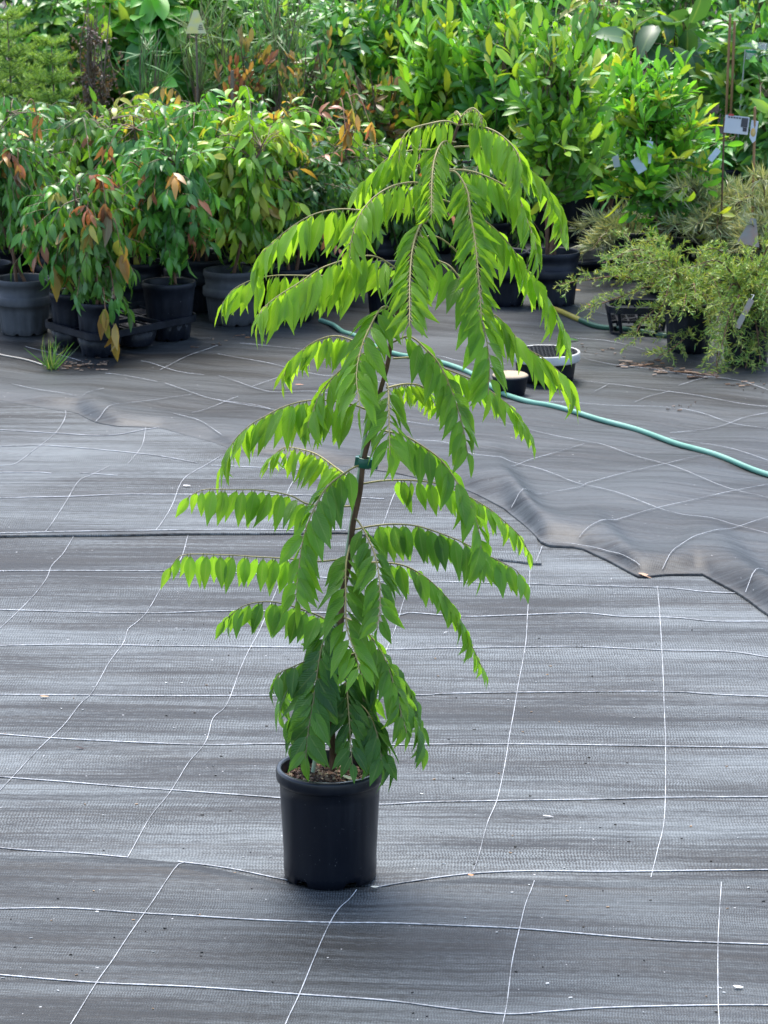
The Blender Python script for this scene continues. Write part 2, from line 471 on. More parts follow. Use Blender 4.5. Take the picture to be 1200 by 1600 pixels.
soil = MB()
soil.add([(-300, -60, 0), (300, -60, 0), (300, 400, 0), (-300, 400, 0)], [(0, 1, 2, 3)], 0, False)
tag(soil.build('ground', M['soil']), kind='structure')

X = xs(-2.6, 2.6, .02, 9)
one = np.ones_like(X)
mid = sheet('mid', None, X, one * 3.0, one * 9.5, 330, mid_z)
threads(mid, [
    [(-60, 1318), (0, 1325), (60, 1330), (125, 1334), (200, 1341)], [(278, 1348), (350, 1357), (430, 1370), (470, 1376)],
    [(585, 1384), (640, 1377), (735, 1367), (830, 1363), (950, 1364), (1100, 1362), (1260, 1360)],
    [(-60, 1208), (0, 1215), (100, 1223), (200, 1232), (300, 1240), (437, 1251), (520, 1259), (598, 1261), (660, 1257), (770, 1254), (860, 1252), (950, 1250), (1033, 1247), (1260, 1244)],
    [(-60, 1144), (0, 1149), (83, 1156), (208, 1163), (325, 1167), (450, 1165), (617, 1166), (665, 1165), (860, 1164), (1260, 1168)],
    [(-60, 1085), (0, 1085), (250, 1087), (417, 1086), (652, 1085), (691, 1083), (808, 1081), (1033, 1080), (1117, 1084), (1200, 1087), (1260, 1089)],
    [(-60, 1013), (0, 1012), (125, 1010), (250, 1012), (437, 1014), (600, 1017), (691, 1015), (800, 1013), (908, 1012), (1033, 1017), (1137, 1019), (1200, 1028), (1260, 1036)],
    [(-60, 953), (0, 955), (104, 958), (229, 960), (362, 956), (500, 958), (616, 961), (644, 958), (724, 963), (804, 961), (908, 958), (971, 963), (1054, 965), (1117, 971), (1200, 972), (1260, 976)],
    [(-60, 894), (0, 893), (83, 892), (250, 892), (375, 895), (480, 900), (602, 907), (680, 907), (840, 911), (1033, 918), (1096, 925), (1146, 928), (1168, 925)],
    [(-70, 1060), (-30, 1010), (0, 984), (37, 949), (71, 909), (81, 882), (100, 861), (117, 835)],
    [(-20, 1262), (8, 1228), (50, 1184), (71, 1163), (100, 1134), (125, 1101), (142, 1084), (167, 1042), (192, 1009), (200, 984), (209, 977), (229, 959), (250, 922), (262, 898), (283, 869), (294, 836)],
    [(200, 1340), (233, 1284), (262, 1247), (292, 1197), (321, 1163), (333, 1122), (354, 1101), (375, 1047), (400, 997), (425, 940), (452, 870), (465, 832)],
    [(740, 1362), (749, 1338), (762, 1288), (777, 1251), (790, 1188), (798, 1138), (808, 1080), (821, 1009), (824, 963), (827, 920), (828, 890)],
    [(1017, 1372), (1027, 1334), (1038, 1280), (1040, 1172), (1037, 1080), (1034, 1013), (1031, 963), (1027, 915)],
    [(560, 1110), (580, 1060), (607, 1010), (631, 939), (640, 900)],
], mid_z, Z_MID)
tag(mid.build('ground', [M['cloth_mid'], M['thread']]), kind='structure')

front = sheet('front', None, X, one * 1.2, edge_y(EDGE_FRONT, X) + wobble(X, 2), 150, front_z, skirt='hi')
threads(front, [
    [(-60, 1418), (0, 1418), (85, 1417), (150, 1420), (220, 1426), (300, 1431), (400, 1438), (515, 1443), (600, 1444), (700, 1448), (810, 1453), (950, 1464), (1050, 1471), (1200, 1476), (1260, 1478)],
    [(-60, 1516), (0, 1522), (150, 1534), (300, 1541), (470, 1554), (600, 1564), (700, 1577), (790, 1586), (860, 1582), (950, 1576), (1120, 1572), (1260, 1572)],
    [(290, 1351), (270, 1362), (225, 1427), (180, 1495), (150, 1535), (112, 1600), (70, 1670)],
    [(557, 1386), (545, 1400), (525, 1425), (490, 1500), (465, 1560), (447, 1600), (420, 1670)],
    [(835, 1379), (822, 1410), (812, 1452), (800, 1505), (792, 1570), (785, 1605), (775, 1670)],
    [(1127, 1381), (1122, 1470), (1122, 1560), (1124, 1605), (1124, 1670)],
    [(-60, 1618), (200, 1634), (600, 1650), (1260, 1660)],
], front_z, Z_FRONT)
tag(front.build('ground', [M['cloth_front'], M['thread']]), kind='structure')

xr = G(843, 860, Z_LEFT)[0]
XL = np.concatenate([[-9, -4.5], np.arange(-2.6, xr, .015), [xr]])
oneL = np.ones_like(XL)
left = sheet('left', None, XL, edge_y(EDGE_LEFT, XL) + wobble(XL, 5) * .5, edge_y(EDGE_LEFT, XL) + 1.9, 110, left_z, power=1.7, skirt='lo')
threads(left, [
    [(-60, 776), (0, 774), (104, 772), (183, 769), (250, 769), (458, 771), (600, 778)],
    [(-60, 832), (71, 829), (104, 828), (333, 825), (450, 826), (540, 827)],
    [(-60, 735), (0, 735), (62, 735), (80, 737)], [(125, 736), (150, 738), (183, 741)],
    [(-60, 692), (0, 692), (67, 691), (125, 695), (242, 707), (308, 718)], [(330, 722), (420, 727), (500, 733)],
    [(-60, 667), (0, 669), (75, 673), (167, 677), (229, 668), (271, 662)],
    [(71, 828), (92, 798), (121, 752), (142, 740), (171, 723)], [(244, 825), (267, 790), (283, 752), (308, 730), (346, 707)],
    [(0, 723), (25, 719), (58, 694), (87, 673), (102, 648), (102, 638)], [(200, 719), (221, 694), (227, 669), (228, 660)],
    [(430, 826), (442, 790), (452, 760), (470, 735)], [(592, 832), (600, 812), (610, 785), (625, 750)], [(838, 874), (847, 850)],
    [(795, 832), (812, 836)], 
], left_z, Z_LEFT)
tag(left.build('ground', [M['cloth_left'], M['thread']]), kind='structure')

back = sheet('back', None, X, edge_y(EDGE_BACK, X) + wobble(X, 1) * .6, one * 13.0, 420, back_z, power=1.5, skirt='lo')
threads(back, [
    [(19, 605), (62, 619), (121, 629)], [(129, 630), (162, 615)], [(165, 588), (205, 594), (246, 600)],
    [(258, 602), (317, 623), (383, 634), (425, 646)], [(342, 591), (400, 607), (432, 617), (495, 622), (560, 632)],
    [(340, 559), (402, 570), (480, 584), (520, 592), (600, 604), (680, 612)], [(340, 627), (377, 635), (415, 644), (480, 655), (560, 664)],
    [(375, 542), (420, 545), (465, 551), (540, 562)], [(271, 652), (310, 664), (346, 682)], [(221, 568), (271, 582), (319, 589)],
    [(150, 655), (187, 640), (250, 630), (300, 621)], [(250, 582), (300, 560), (340, 545)], [(40, 545), (85, 556), (130, 566)],
    [(300, 648), (340, 634), (372, 622)], [(395, 604), (440, 590), (470, 580)],
    [(560, 660), (627, 661), (690, 669), (705, 674)], [(640, 690), (700, 700), (740, 715), (820, 730), (866, 743), (912, 761), (1024, 798), (1104, 816), (1200, 837), (1270, 852)],
    [(780, 668), (832, 680), (905, 694), (955, 703), (1039, 732), (1123, 765), (1200, 784), (1270, 801)],
    [(1047, 686), (1123, 703), (1200, 722), (1270, 738)],
    [(846, 635), (942, 638), (1020, 640), (1096, 648), (1154, 663), (1200, 675), (1270, 692)],
    [(896, 591), (950, 600), (1042, 615), (1117, 628), (1200, 638), (1270, 646)],
    [(908, 563), (992, 577), (1117, 594), (1200, 613), (1270, 626)],
    [(682, 557), (725, 566), (790, 573)], [(900, 535), (960, 542), (1010, 552)], [(880, 478), (940, 490), (1000, 503)],
    [(905, 843), (970, 818), (1027, 799), (1085, 786), (1142, 774), (1200, 763), (1270, 748)],
    [(799, 795), (840, 776), (905, 765), (916, 759), (970, 745), (1039, 732), (1100, 719)],
    [(1035, 887), (1073, 857), (1142, 832), (1200, 814), (1270, 795)], [(1165, 926), (1181, 908), (1200, 899), (1270, 876)],
    [(799, 736), (824, 722), (866, 711), (912, 699)], [(1047, 678), (1116, 667), (1162, 653), (1200, 648)],
    [(929, 615), (952, 600)], [(992, 632), (1012, 623), (1046, 615)], [(850, 846), (905, 849), (960, 866), (1000, 886)],
    [(600, 640), (650, 622), (700, 612)], [(1060, 605), (1090, 596), (1120, 590)],
], back_z, Z_BACK, .62)
tag(back.build('ground', [M['cloth_back'], M['thread']]), kind='structure')

# ------------------------------------------------------------------ the potted curry tree
B0 = G(516, 1366, Z_MID)
Y0 = float(B0[1])
SCL = float(np.linalg.norm(PY(516, 1000, Y0) - CAMV)) / FPX      # metres per photo pixel at the tree
rim_c = PY(517, 1197, Y0)
HP = float(rim_c[2] - B0[2])
RT = 85 * SCL * 1.0
RB = 73 * SCL
tree = root('potted_curry_tree', 'tall curry tree with drooping bright green fronds in a clean black pot, alone in front', 'potted tree', B0)
def local(v, r): return np.asarray(v, float) - np.array(r.location)

def notch(V, ang):
    for c in (math.radians(-128), math.radians(-62), math.radians(40)):
        d = np.abs((ang - c + math.pi) % (2 * math.pi) - math.pi)
        k = np.where(d < .16, 1.0, 0.0)
        V[0, :, 2] += .010 * k; V[1, :, 2] += .010 * k; V[-1, :, 2] += .010 * k
    return V
pot = MB()
t = .004
prof = [(RB - .004, .0), (RB, .002), (RB + .0015, .02)]
for k in range(1, 9):
    f = k / 8
    prof.append((RB + (RT - .006 - RB) * f, .02 + (HP - .045) * f))
prof += [(RT - .004, HP - .024), (RT - .001, HP - .021), (RT, HP - .017), (RT, HP - .005), (RT - .002, HP), (RT - .008, HP + .0005), (RT - .0095, HP - .004), (RT - .010, HP - .03),
         (RT - .014, HP - .06), (RB - .005, .02), (RB - .006, .002)]
pot.lathe(prof, (0, 0, 0), 120, 0, notch)
pot.disc((0, 0, .012), RB - .004, 60)
pot_o = pot.build('pot', M['pot_hero'], tree)
rng = np.random.default_rng(5)
mix = MB()
RS = RT - .0102
ZS = HP - .026
ang = np.linspace(0, 2 * math.pi, 49)[:-1]
V = [(0, 0, ZS + .006)]
F = []
for ri, rr in enumerate(np.linspace(.15, 1, 7)):
    for a in ang:
        V.append((RS * rr * math.cos(a), RS * rr * math.sin(a), ZS + .006 * (1 - rr ** 2) + rng.uniform(-.002, .002)))
for j in range(48):
    F.append((0, 1 + j, 1 + (j + 1) % 48))
    for ri in range(6):
        a, b = 1 + ri * 48 + j, 1 + ri * 48 + (j + 1) % 48
        F.append((a, a + 48, b + 48, b))
mix.add(V, F, 0, True)
def rot_rand(rng):
    q = unit(rng.normal(size=4)); w, x, y, z = q
    return np.array([[1 - 2 * (y * y + z * z), 2 * (x * y - z * w), 2 * (x * z + y * w)], [2 * (x * y + z * w), 1 - 2 * (x * x + z * z), 2 * (y * z - x * w)], [2 * (x * z - y * w), 2 * (y * z + x * w), 1 - 2 * (x * x + y * y)]])
chipcols = [(.16, .085, .055), (.10, .055, .04), (.22, .13, .09), (.05, .035, .03), (.30, .2, .15), (.38, .3, .2), (.08, .05, .04)]
for k in range(900):
    r = RS * .98 * math.sqrt(rng.uniform()); a = rng.uniform(0, 6.283)
    s = rng.uniform(.003, .009)
    mix.box((r * math.cos(a), r * math.sin(a), ZS + .006 * (1 - (r / RS) ** 2) + .001), (s * rng.uniform(.8, 1.6), s * rng.uniform(.5, 1), s * .4), rot_rand(rng) if k % 3 == 0 else rot_rand(np.random.default_rng(k)), 1, chipcols[rng.integers(len(chipcols))])
mix.build('potting_mix', [M['mix'], M['chip']], tree)

# trunk
TR = [(519, 1204), (519, 1160), (521, 1100), (527, 1020), (535, 940), (546, 868), (556, 800), (567, 735), (579, 672), (592, 625), (601, 585), (609, 545), (617, 500), (627, 452), (640, 405), (655, 355), (672, 310), (690, 265), (705, 228), (715, 203), (721, 186)]
TRp = np.array(TR, float)
tw = PY(TRp[:, 0], TRp[:, 1], np.full(len(TR), Y0))
trunk = MB()
tp = smooth_path(tw, 70)
tp = tp + .0016 * np.stack([np.sin(np.arange(70) * .9), np.cos(np.arange(70) * 1.3), 0 * np.arange(70)], -1)
trunk.tube(local(tp, tree), np.linspace(.0064, .0024, 70), 10)
trunk.build('trunk', M['trunk'] if 'trunk' in M else M['bark'], tree)
# green garden stake, tie clip, white tag stem
st = MB()
s0, s1 = PY(489, 1206, Y0 + .004), PY(576, 645, Y0 + .004)
st.tube(local(np.linspace(s0, s1, 8), tree), .0036, 10)
M['stake'] = mat_simple('pale_green_stake', (.42, .5, .36), .5, .4, col2=(.3, .4, .26), scale=12, stretch=(1, 1, .3))
M['tie'] = mat_simple('green_tie_plastic', (.005, .1, .06), .35, .5, scale=60)
st.build('stake', M['stake'], tree)
tie = MB()
tc_ = local(PY(569, 722, Y0 + .002), tree)
tie.lathe([(.0135, -.0085), (.0145, -.007), (.0145, .007), (.0135, .0085), (.0125, .007), (.0125, -.007), (.0135, -.0085)], (0, 0, 0), 24)
tie.box((.017, -.004, 0), (.014, .006, .016)); tie.box((-.013, -.004, 0), (.006, .01, .017))
ry = .16
Rm = np.array([[math.cos(ry), 0, math.sin(ry)], [0, 1, 0], [-math.sin(ry), 0, math.cos(ry)]])
tie.V = [v @ Rm.T + tc_ for v in tie.V]
tie.build('tie_clip', M['tie'], tree)

# fronds: pixel path of the rachis, how far its tip comes towards (-) or goes away from (+) the camera in metres,
# leaflet length in pixels, bare stalk fraction, tone (0 dark mature .. 1 fresh yellow green)
FR = [
 ([(717,196),(697,189),(667,194),(641,202),(627,220),(624,248)], -.05, 44, .12, .95),
 ([(703,228),(690,234),(650,234),(622,240),(600,252),(578,275),(553,303)], .07, 54, .15, .7),
 ([(712,222),(692,222),(680,245),(675,280),(674,335)], -.14, 48, .12, .8),
 ([(720,184),(730,173),(740,169),(750,178),(752,190)], -.03, 26, .2, 1.0),
 ([(721,184),(713,174),(706,184)], .02, 22, .3, 1.0),
 ([(718,195),(742,195),(775,206),(800,227),(812,250),(813,285)], -.08, 56, .1, .8),
 ([(703,232),(720,229),(760,231),(800,241),(815,256),(838,275),(865,310),(876,335),(877,365)], .08, 50, .18, .7),
 ([(692,266),(712,265),(742,269),(780,285),(808,305),(822,340),(835,375),(839,405)], -.05, 60, .12, .75),
 ([(692,270),(712,269),(730,298),(735,335),(742,375),(748,437),(752,492)], -.18, 58, .15, .7),
 ([(672,310),(700,315),(735,335),(760,347),(790,375),(817,412),(845,450),(862,475),(880,510),(884,535)], .03, 66, .2, .75),
 ([(690,287),(665,287),(640,285),(610,292),(580,312),(560,340),(550,370),(547,395)], -.12, 60, .12, .85),
 ([(668,320),(640,326),(600,329),(562,328),(527,327),(490,335),(455,355),(425,380),(405,400),(398,425)], .03, 64, .3, .8),
 ([(640,437),(620,420),(590,402),(565,400),(535,407),(500,420),(470,440),(435,462),(410,483),(404,497)], -.08, 70, .06, .85),
 ([(634,440),(600,432),(560,430),(497,431),(452,430),(425,431),(395,437),(365,452),(349,472)], .08, 60, .25, .8),
 ([(660,350),(668,345),(660,347),(650,368),(643,400),(640,450),(640,505)], -.22, 66, .12, .75),
 ([(655,365),(668,385),(682,405),(705,418),(732,455),(750,495),(760,530),(765,570),(763,610)], -.16, 82, .18, .5),
 ([(655,372),(685,371),(722,405),(752,477),(780,497),(807,527),(825,545),(850,560),(875,582),(890,597),(896,618)], .06, 66, .32, .75),
 ([(613,535),(640,526),(665,545),(687,570),(705,610),(717,645),(725,675),(730,705)], -.12, 74, .1, .4),
 ([(614,560),(650,560),(700,578),(745,597),(785,625),(805,642),(820,665),(830,688)], .07, 52, .2, .6),
 ([(604,606),(632,600),(655,602),(672,615),(685,640)], .10, 42, .1, .85),
 ([(619,490),(608,480),(595,482),(580,507),(565,542),(557,587),(562,635)], -.20, 82, .08, .6),
 ([(610,542),(585,543),(560,535),(527,525),(500,530),(475,545),(450,570),(444,590)], .08, 50, .25, .85),
 ([(603,575),(585,548),(555,560),(525,585),(502,612),(490,640),(482,662)], -.05, 58, .2, .7),
 ([(592,628),(590,650),(577,642),(550,632),(515,626),(480,626),(445,635),(415,650),(390,665),(365,690),(347,727)], .02, 64, .2, .7),
 ([(605,600),(607,612),(608,660),(609,705)], -.16, 84, .06, .55),
 ([(563,755),(545,745),(528,733),(495,710),(465,701),(443,700),(422,716)], .14, 58, .2, .85),
 ([(573,727),(562,727),(545,735),(512,760),(490,797),(475,837),(467,887),(463,935)], -.14, 76, .12, .4),
 ([(557,790),(520,792),(480,787),(455,775),(412,766),(362,765),(320,765),(296,775)], -.02, 58, .28, .5),
 ([(546,872),(500,877),(452,873),(400,870),(350,867),(287,867),(268,884)], -.03, 56, .25, .5),
 ([(580,668),(605,674),(630,680),(660,697),(690,720),(715,755),(735,790),(747,825),(752,857),(752,882)], -.10, 72, .1, .45),
 ([(560,757),(600,751),(650,751),(700,760),(752,787),(777,805),(810,835),(825,860)], .06, 50, .18, .6),
 ([(552,828),(582,822),(615,819),(652,822),(690,834),(720,846),(747,860),(777,875),(805,890),(817,905)], -.03, 62, .12, .35),
 ([(552,808),(560,815),(572,835),(585,865),(592,900),(594,945),(590,980)], -.18, 70, .12, .35),
 ([(530,962),(560,975),(580,995),(597,1021),(609,1050),(620,1084),(627,1117),(634,1140)], -.08, 64, .1, .4),
 ([(545,885),(570,880),(597,879),(632,884),(665,902),(690,925),(705,943),(724,980),(738,1010),(748,1032),(756,1046)], .02, 52, .18, .4),
 ([(547,850),(541,880),(540,917),(542,980),(555,1020),(562,1048)], -.20, 84, .06, .4),
 ([(530,985),(507,967),(480,955),(445,944),(415,940),(380,947),(352,968)], .03, 58, .1, .3),
 ([(526,1030),(505,1010),(482,1030),(457,1042),(437,1052),(428,1072)], -.04, 54, .12, .15),
 ([(530,975),(515,970),(502,1015),(494,1065),(489,1100),(482,1140),(478,1180)], -.12, 82, .1, .12),
 ([(524,1045),(534,1048),(540,1060),(543,1090),(546,1130),(548,1165),(550,1190)], -.13, 70, .1, .08),
 ([(523,1055),(535,1050),(552,1068),(572,1100),(590,1137),(600,1168),(607,1195)], -.03, 64, .12, .05),
 ([(525,1035),(560,1020),(600,1030),(630,1062),(648,1098),(658,1140)], .05, 56, .25, .08),
 ([(524,1060),(515,1052),(500,1075),(488,1110),(476,1150)], .06, 66, .15, .08),
 ([(524,1085),(502,1068),(478,1085),(463,1120),(458,1160)], -.05, 78, .2, .12),
 ([(524,1080),(560,1055),(600,1062),(632,1095),(650,1130),(660,1165)], -.02, 66, .25, .1),
 ([(523,1100),(545,1092),(572,1110),(590,1150),(597,1195)], -.10, 74, .2, .06),
 ([(525,1050),(500,1030),(470,1045),(448,1080),(440,1105)], .05, 64, .25, .1),
 ([(527,1010),(545,1010),(560,1040),(570,1080),(575,1120)], .08, 60, .15, .1),
]
T_C = [0, .08, .2, .34, .5, .66, .8, .9, .96, 1]
H_C = [.06, .46, .84, 1.0, .92, .66, .36, .18, .08, .0]
SHAPE_C = (T_C, H_C, [-1, -.5, 0, .5, 1])
DARK = np.array([.054, .162, .036]); MIDG = np.array([.170, .385, .036]); FRESH = np.array([.25, .46, .036])
def tone_col(t):
    return DARK + (MIDG - DARK) * t * 2 if t < .5 else MIDG + (FRESH - MIDG) * (t - .5) * 2
def az3(w):
    d = w[-1] - w[0]
    h = math.hypot(d[0], d[1])
    return (d[1] / h) ** 2 if h > 1e-6 else 0
rng = np.random.default_rng(11)
for fi, (pts, dy, Lpx, s0, tone) in enumerate(FR):
    p = smooth_path(np.array(pts, float), 60)
    seg = np.concatenate([[0], np.cumsum(np.linalg.norm(np.diff(p, axis=0), axis=1))]); s = seg / seg[-1]
    Y = Y0 + dy * (1.25 * s - .25 * s ** 2)
    w3 = PY(p[:, 0], p[:, 1], Y)
    arc = np.concatenate([[0], np.cumsum(np.linalg.norm(np.diff(w3, axis=0), axis=1))])
    az = w3[-1] - w3[0]; az[2] = 0; az = unit(az)
    lat = unit(np.cross(az, UP))
    tan = unit(np.gradient(w3, axis=0))
    mb = MB()
    stalk = np.array([.34, .29, .12]) * (.6 + .5 * tone) if tone > .3 else np.array([.16, .15, .06])
    mb.tube(local(w3, tree), np.linspace(.0018, .0007, 60), 6, 1, tint=stalk)
    face = min(1.0, abs(az3(w3)) )
    Lm = Lpx * SCL * (1.0 - .22 * face) * (1.08 if tone > .65 else .97)
    step = Lm * (.335 - .08 * face - .115 * (tone > .65)) * (1.15 if fi in (27, 28) else 1.0)
    n = max(4, int(round((1 - s0) * arc[-1] / step)))
    O, D, W, LL, WW, CC = [], [], [], [], [], []
    for k in range(n * 2 + 1):
        side = 1 if k % 2 else -1
        last = k == n * 2
        u = min(1.0, s0 + (1 - s0) * ((k // 2) + .32 * (k % 2) + rng.uniform(-.1, .1)) / n) if not last else 1.0
        u = max(u, s0 * .8)
        i = int(np.searchsorted(arc / arc[-1], u)); i = min(i, 59)
        o, tg = w3[i], tan[i]
        vert = abs(tg[2])
        gw = 1.0 * (1 - .6 * max(vert, .8 * face)); twt = .14 + .5 * vert; lw = .24 + .52 * vert + .15 * face
        if last: lw = 0; twt = .8
        d = -UP * gw + tg * twt + lat * side * lw + rng.normal(size=3) * .10
        d = unit(d)
        wv = tg - np.dot(tg, d) * d
        if np.linalg.norm(wv) < .25: wv = lat - np.dot(lat, d) * d
        wv = unit(wv)
        # random roll about the leaf axis
        a = rng.normal() * (.28 + .3 * (tone > .65))
        wv = wv * math.cos(a) + np.cross(d, wv) * math.sin(a)
        nn = np.cross(wv, d)
        want = lat * side * (1 - vert) + az * vert * 1.5 + UP * .5
        if np.dot(nn, want) < 0: wv = -wv
        f = math.sin(math.pi * min(1, .22 + .72 * u)) ** .5
        l = Lm * (.62 + .42 * f) * rng.uniform(.88, 1.1)
        if u > .9: l *= .85
        O.append(o + d * .003); D.append(d); W.append(wv); LL.append(l)
        WW.append(l * (.42 - .16 * tone - .03 * face - .035 * (tone > .65)) * rng.uniform(.9, 1.12))
        tn = min(1, max(0, tone + .25 * (u - .5) + rng.normal() * .07))
        CC.append(tone_col(tn) * rng.uniform(.82, 1.15))
    LL, WW = np.array(LL), np.array(WW)
    mb.leaves(local(np.array(O), tree), np.array(D), np.array(W), LL, WW, np.array(CC), SHAPE_C,
              fold=rng.uniform(.12, .5, len(O)), curl=rng.uniform(.02, .42, len(O)), wave=.025, seed=fi)
    for o, d in zip(O, D):
        mb.tube(local(np.array([o - d * .004, o + d * .004]), tree), [.0009, .0008], 4, 1, tint=stalk, cap=False)
    mb.build('frond', [M['leaf_hero'], M['twig']], tree)
# ------------------------------------------------------------------ nursery pots behind
def pot_mb(h=.26, rt=.095, rb=.078, sleeve=False, ribs=True):
    mb = MB()
    n = 72
    prof = [(rb - .004, 0), (rb, .003)]
    hm = h * .52
    if sleeve:
        f = hm / h; rm = rb + (rt - rb) * f
        prof += [(rm + .001, hm), (rm + .010, hm + .003), (rm + .012, hm + .008), (rm + .012, hm + .030), (rm + .009, hm + .034), (rm + .001, hm + .035)]
    prof += [(rt - .004, h - .022), (rt, h - .018), (rt, h - .004), (rt - .002, h), (rt - .007, h), (rt - .009, h - .005), (rt - .012, h - .05), (rt - .014, h - .06)]
    P2 = []
    for a, b in zip(prof[:-1], prof[1:]):
        k = 5 if abs(b[1] - a[1]) > .05 else 1
        for i in range(k):
            P2.append((a[0] + (b[0] - a[0]) * i / k, a[1] + (b[1] - a[1]) * i / k))
    P2.append(prof[-1])
    zz = np.array([p[1] for p in P2])
    def rib(V, ang):
        r = np.where(np.abs(((ang * 14 / (2 * math.pi)) % 1) - .5) < .13, .0028, 0.0)
        lim = hm * .96 if sleeve else h * .55
        m = ((zz > .002) & (zz < lim)).astype(float)
        k = 1 - m[:, None] * r[None, :] / rb
        V[:, :, 0] *= k; V[:, :, 1] *= k
        # drainage slots at the foot
        d = ((ang * 8 / (2 * math.pi)) % 1)
        V[:2, :, 2] += np.where(np.abs(d - .5) < .09, .007, 0)[None]
        return V
    mb.lathe(P2, (0, 0, 0), n, 0, rib if ribs else None)
    mb.disc((0, 0, .018), rb - .006, 40)
    mb.disc((0, 0, h - .055), rt - .0135, 40, 1)
    return mb
POTS = {}
def pot_mesh(key):
    if key not in POTS:
        kind = key[0]; h, rt, rb = key[1:4]
        mats = [M['pot_grey'] if kind == 'grey' else M['pot'], M['mix']]
        POTS[key] = pot_mb(h, rt, rb, sleeve=kind in ('sleeve', 'grey')).mesh('pot', mats)
    return POTS[key]
def part(name, me, parent, loc=(0, 0, 0), rz=0.0):
    o = bpy.data.objects.new(name, me); COL.objects.link(o); o.parent = parent
    o.location = loc; o.rotation_euler = (0, 0, rz)
    return o

# ------------------------------------------------------------------ shrubs
T_B = [0, .22, .5, .78, 1]
SHAPES = {
    'lance': (T_B, [.1, .85, 1.0, .5, .0], [-1, 0, 1]),
    'oblong': (T_B, [.15, .8, 1.0, .85, .05], [-1, 0, 1]),
    'oval': (T_B, [.3, .95, 1.0, .75, .05], [-1, 0, 1]),
    'needle': ([0, .5, 1], [.6, 1.0, .1], [-1, 1]),
}
ST = {
    # L, ratio, gravity droop, up pull, along the twig, sideways, palette, tip palette, tip share
    'weeping': dict(L=.064, ar=.31, g=.95, up=0, tw=.45, sd=.6, shape='lance', droop=.55, curl=.5,
                    pal=[(0.035, 0.126, 0.030), (0.055, 0.176, 0.037), (0.098, 0.269, 0.050), (0.069, 0.202, 0.059), (0.137, 0.336, 0.059)], tip=[(0.500, 0.185, 0.092), (0.500, 0.269, 0.067), (0.500, 0.454, 0.084), (0.235, 0.470, 0.067)], tips=.045),
    'weeping_lime': dict(L=.068, ar=.31, g=.95, up=0, tw=.45, sd=.6, shape='lance', droop=.6, curl=.5,
                    pal=[(0.095, 0.276, 0.032), (0.151, 0.389, 0.041), (0.227, 0.500, 0.049), (0.057, 0.194, 0.032), (0.302, 0.500, 0.065)], tip=[(0.500, 0.500, 0.097), (0.500, 0.324, 0.082), (0.378, 0.500, 0.065)], tips=.12),
    'weeping_dark': dict(L=.058, ar=.31, g=.7, up=0, tw=.5, sd=.7, shape='lance', droop=.4, curl=.4,
                    pal=[(0.028, 0.092, 0.026), (0.039, 0.134, 0.034), (0.059, 0.168, 0.050), (0.078, 0.218, 0.059)], tip=[(0.431, 0.168, 0.084), (0.196, 0.336, 0.067)], tips=.05),
    'copper': dict(L=.046, ar=.36, g=-.05, up=.5, tw=.8, sd=.55, shape='oblong', droop=-.2, curl=.05,
                    pal=[(.06, .15, .03), (.09, .2, .04), (.14, .22, .05), (.06, .13, .045), (.12, .2, .08)], tip=[(.28, .11, .06), (.32, .19, .07), (.26, .2, .06)], tips=.26),
    'upright': dict(L=.082, ar=.30, g=.05, up=.42, tw=.7, sd=.75, shape='oblong', droop=-.15, curl=.2,
                    pal=[(0.058, 0.191, 0.029), (0.097, 0.271, 0.032), (0.138, 0.351, 0.035), (0.196, 0.447, 0.040), (0.078, 0.223, 0.047)], tip=[(0.392, 0.500, 0.047), (0.293, 0.500, 0.047)], tips=.14),
    'lime_drop': dict(L=.085, ar=.3, g=.8, up=0, tw=.5, sd=.6, shape='oblong', droop=.35, curl=.45,
                    pal=[(0.176, 0.396, 0.033), (0.264, 0.484, 0.033), (0.110, 0.308, 0.033)], tip=[(0.374, 0.500, 0.044), (0.462, 0.440, 0.132)], tips=.3),
    'broad': dict(L=.15, ar=.52, g=.45, up=.1, tw=.5, sd=.8, shape='oval', droop=.1, curl=.35,
                    pal=[(0.098, 0.252, 0.067), (0.137, 0.336, 0.067), (0.196, 0.403, 0.084), (0.118, 0.252, 0.118)], tip=[(0.314, 0.500, 0.084)], tips=.15),
    'bluegreen': dict(L=.19, ar=.55, g=.6, up=.05, tw=.4, sd=.8, shape='oval', droop=.1, curl=.4,
                    pal=[(.045, .12, .06), (.08, .16, .09), (.05, .13, .05)], tip=[(.2, .34, .05)], tips=.1),
    'mixed': dict(L=.074, ar=.38, g=.3, up=.15, tw=.6, sd=.75, shape='lance', droop=.1, curl=.3,
                    pal=[(0.053, 0.162, 0.036), (0.084, 0.234, 0.046), (0.126, 0.324, 0.054), (0.063, 0.180, 0.064)], tip=[(0.294, 0.500, 0.072)], tips=.12),
    'silver': dict(L=.055, ar=.07, g=.1, up=.2, tw=.8, sd=.6, shape='needle', droop=.05, curl=.1,
                    pal=[(0.314, 0.370, 0.202), (0.431, 0.454, 0.286), (0.196, 0.286, 0.118), (0.490, 0.500, 0.202)], tip=[(0.500, 0.500, 0.235)], tips=.15),
    'linear': dict(L=.12, ar=.045, g=.05, up=.45, tw=.8, sd=.5, shape='needle', droop=-.1, curl=.15,
                    pal=[(.08, .19, .09), (.13, .24, .13), (.18, .28, .16)], tip=[(.26, .34, .16)], tips=.1),
    'dry': dict(L=.02, ar=.5, g=.3, up=0, tw=.3, sd=.8, shape='lance', droop=0, curl=.3,
                    pal=[(.10, .06, .045), (.07, .045, .035), (.14, .09, .07)], tip=[(.16, .1, .07)], tips=.1),
}
def rnd_in(rng, n):
    v = unit(rng.normal(size=(n, 3)))
    return v * (rng.uniform(.25, 1, (n, 1)) ** .5)
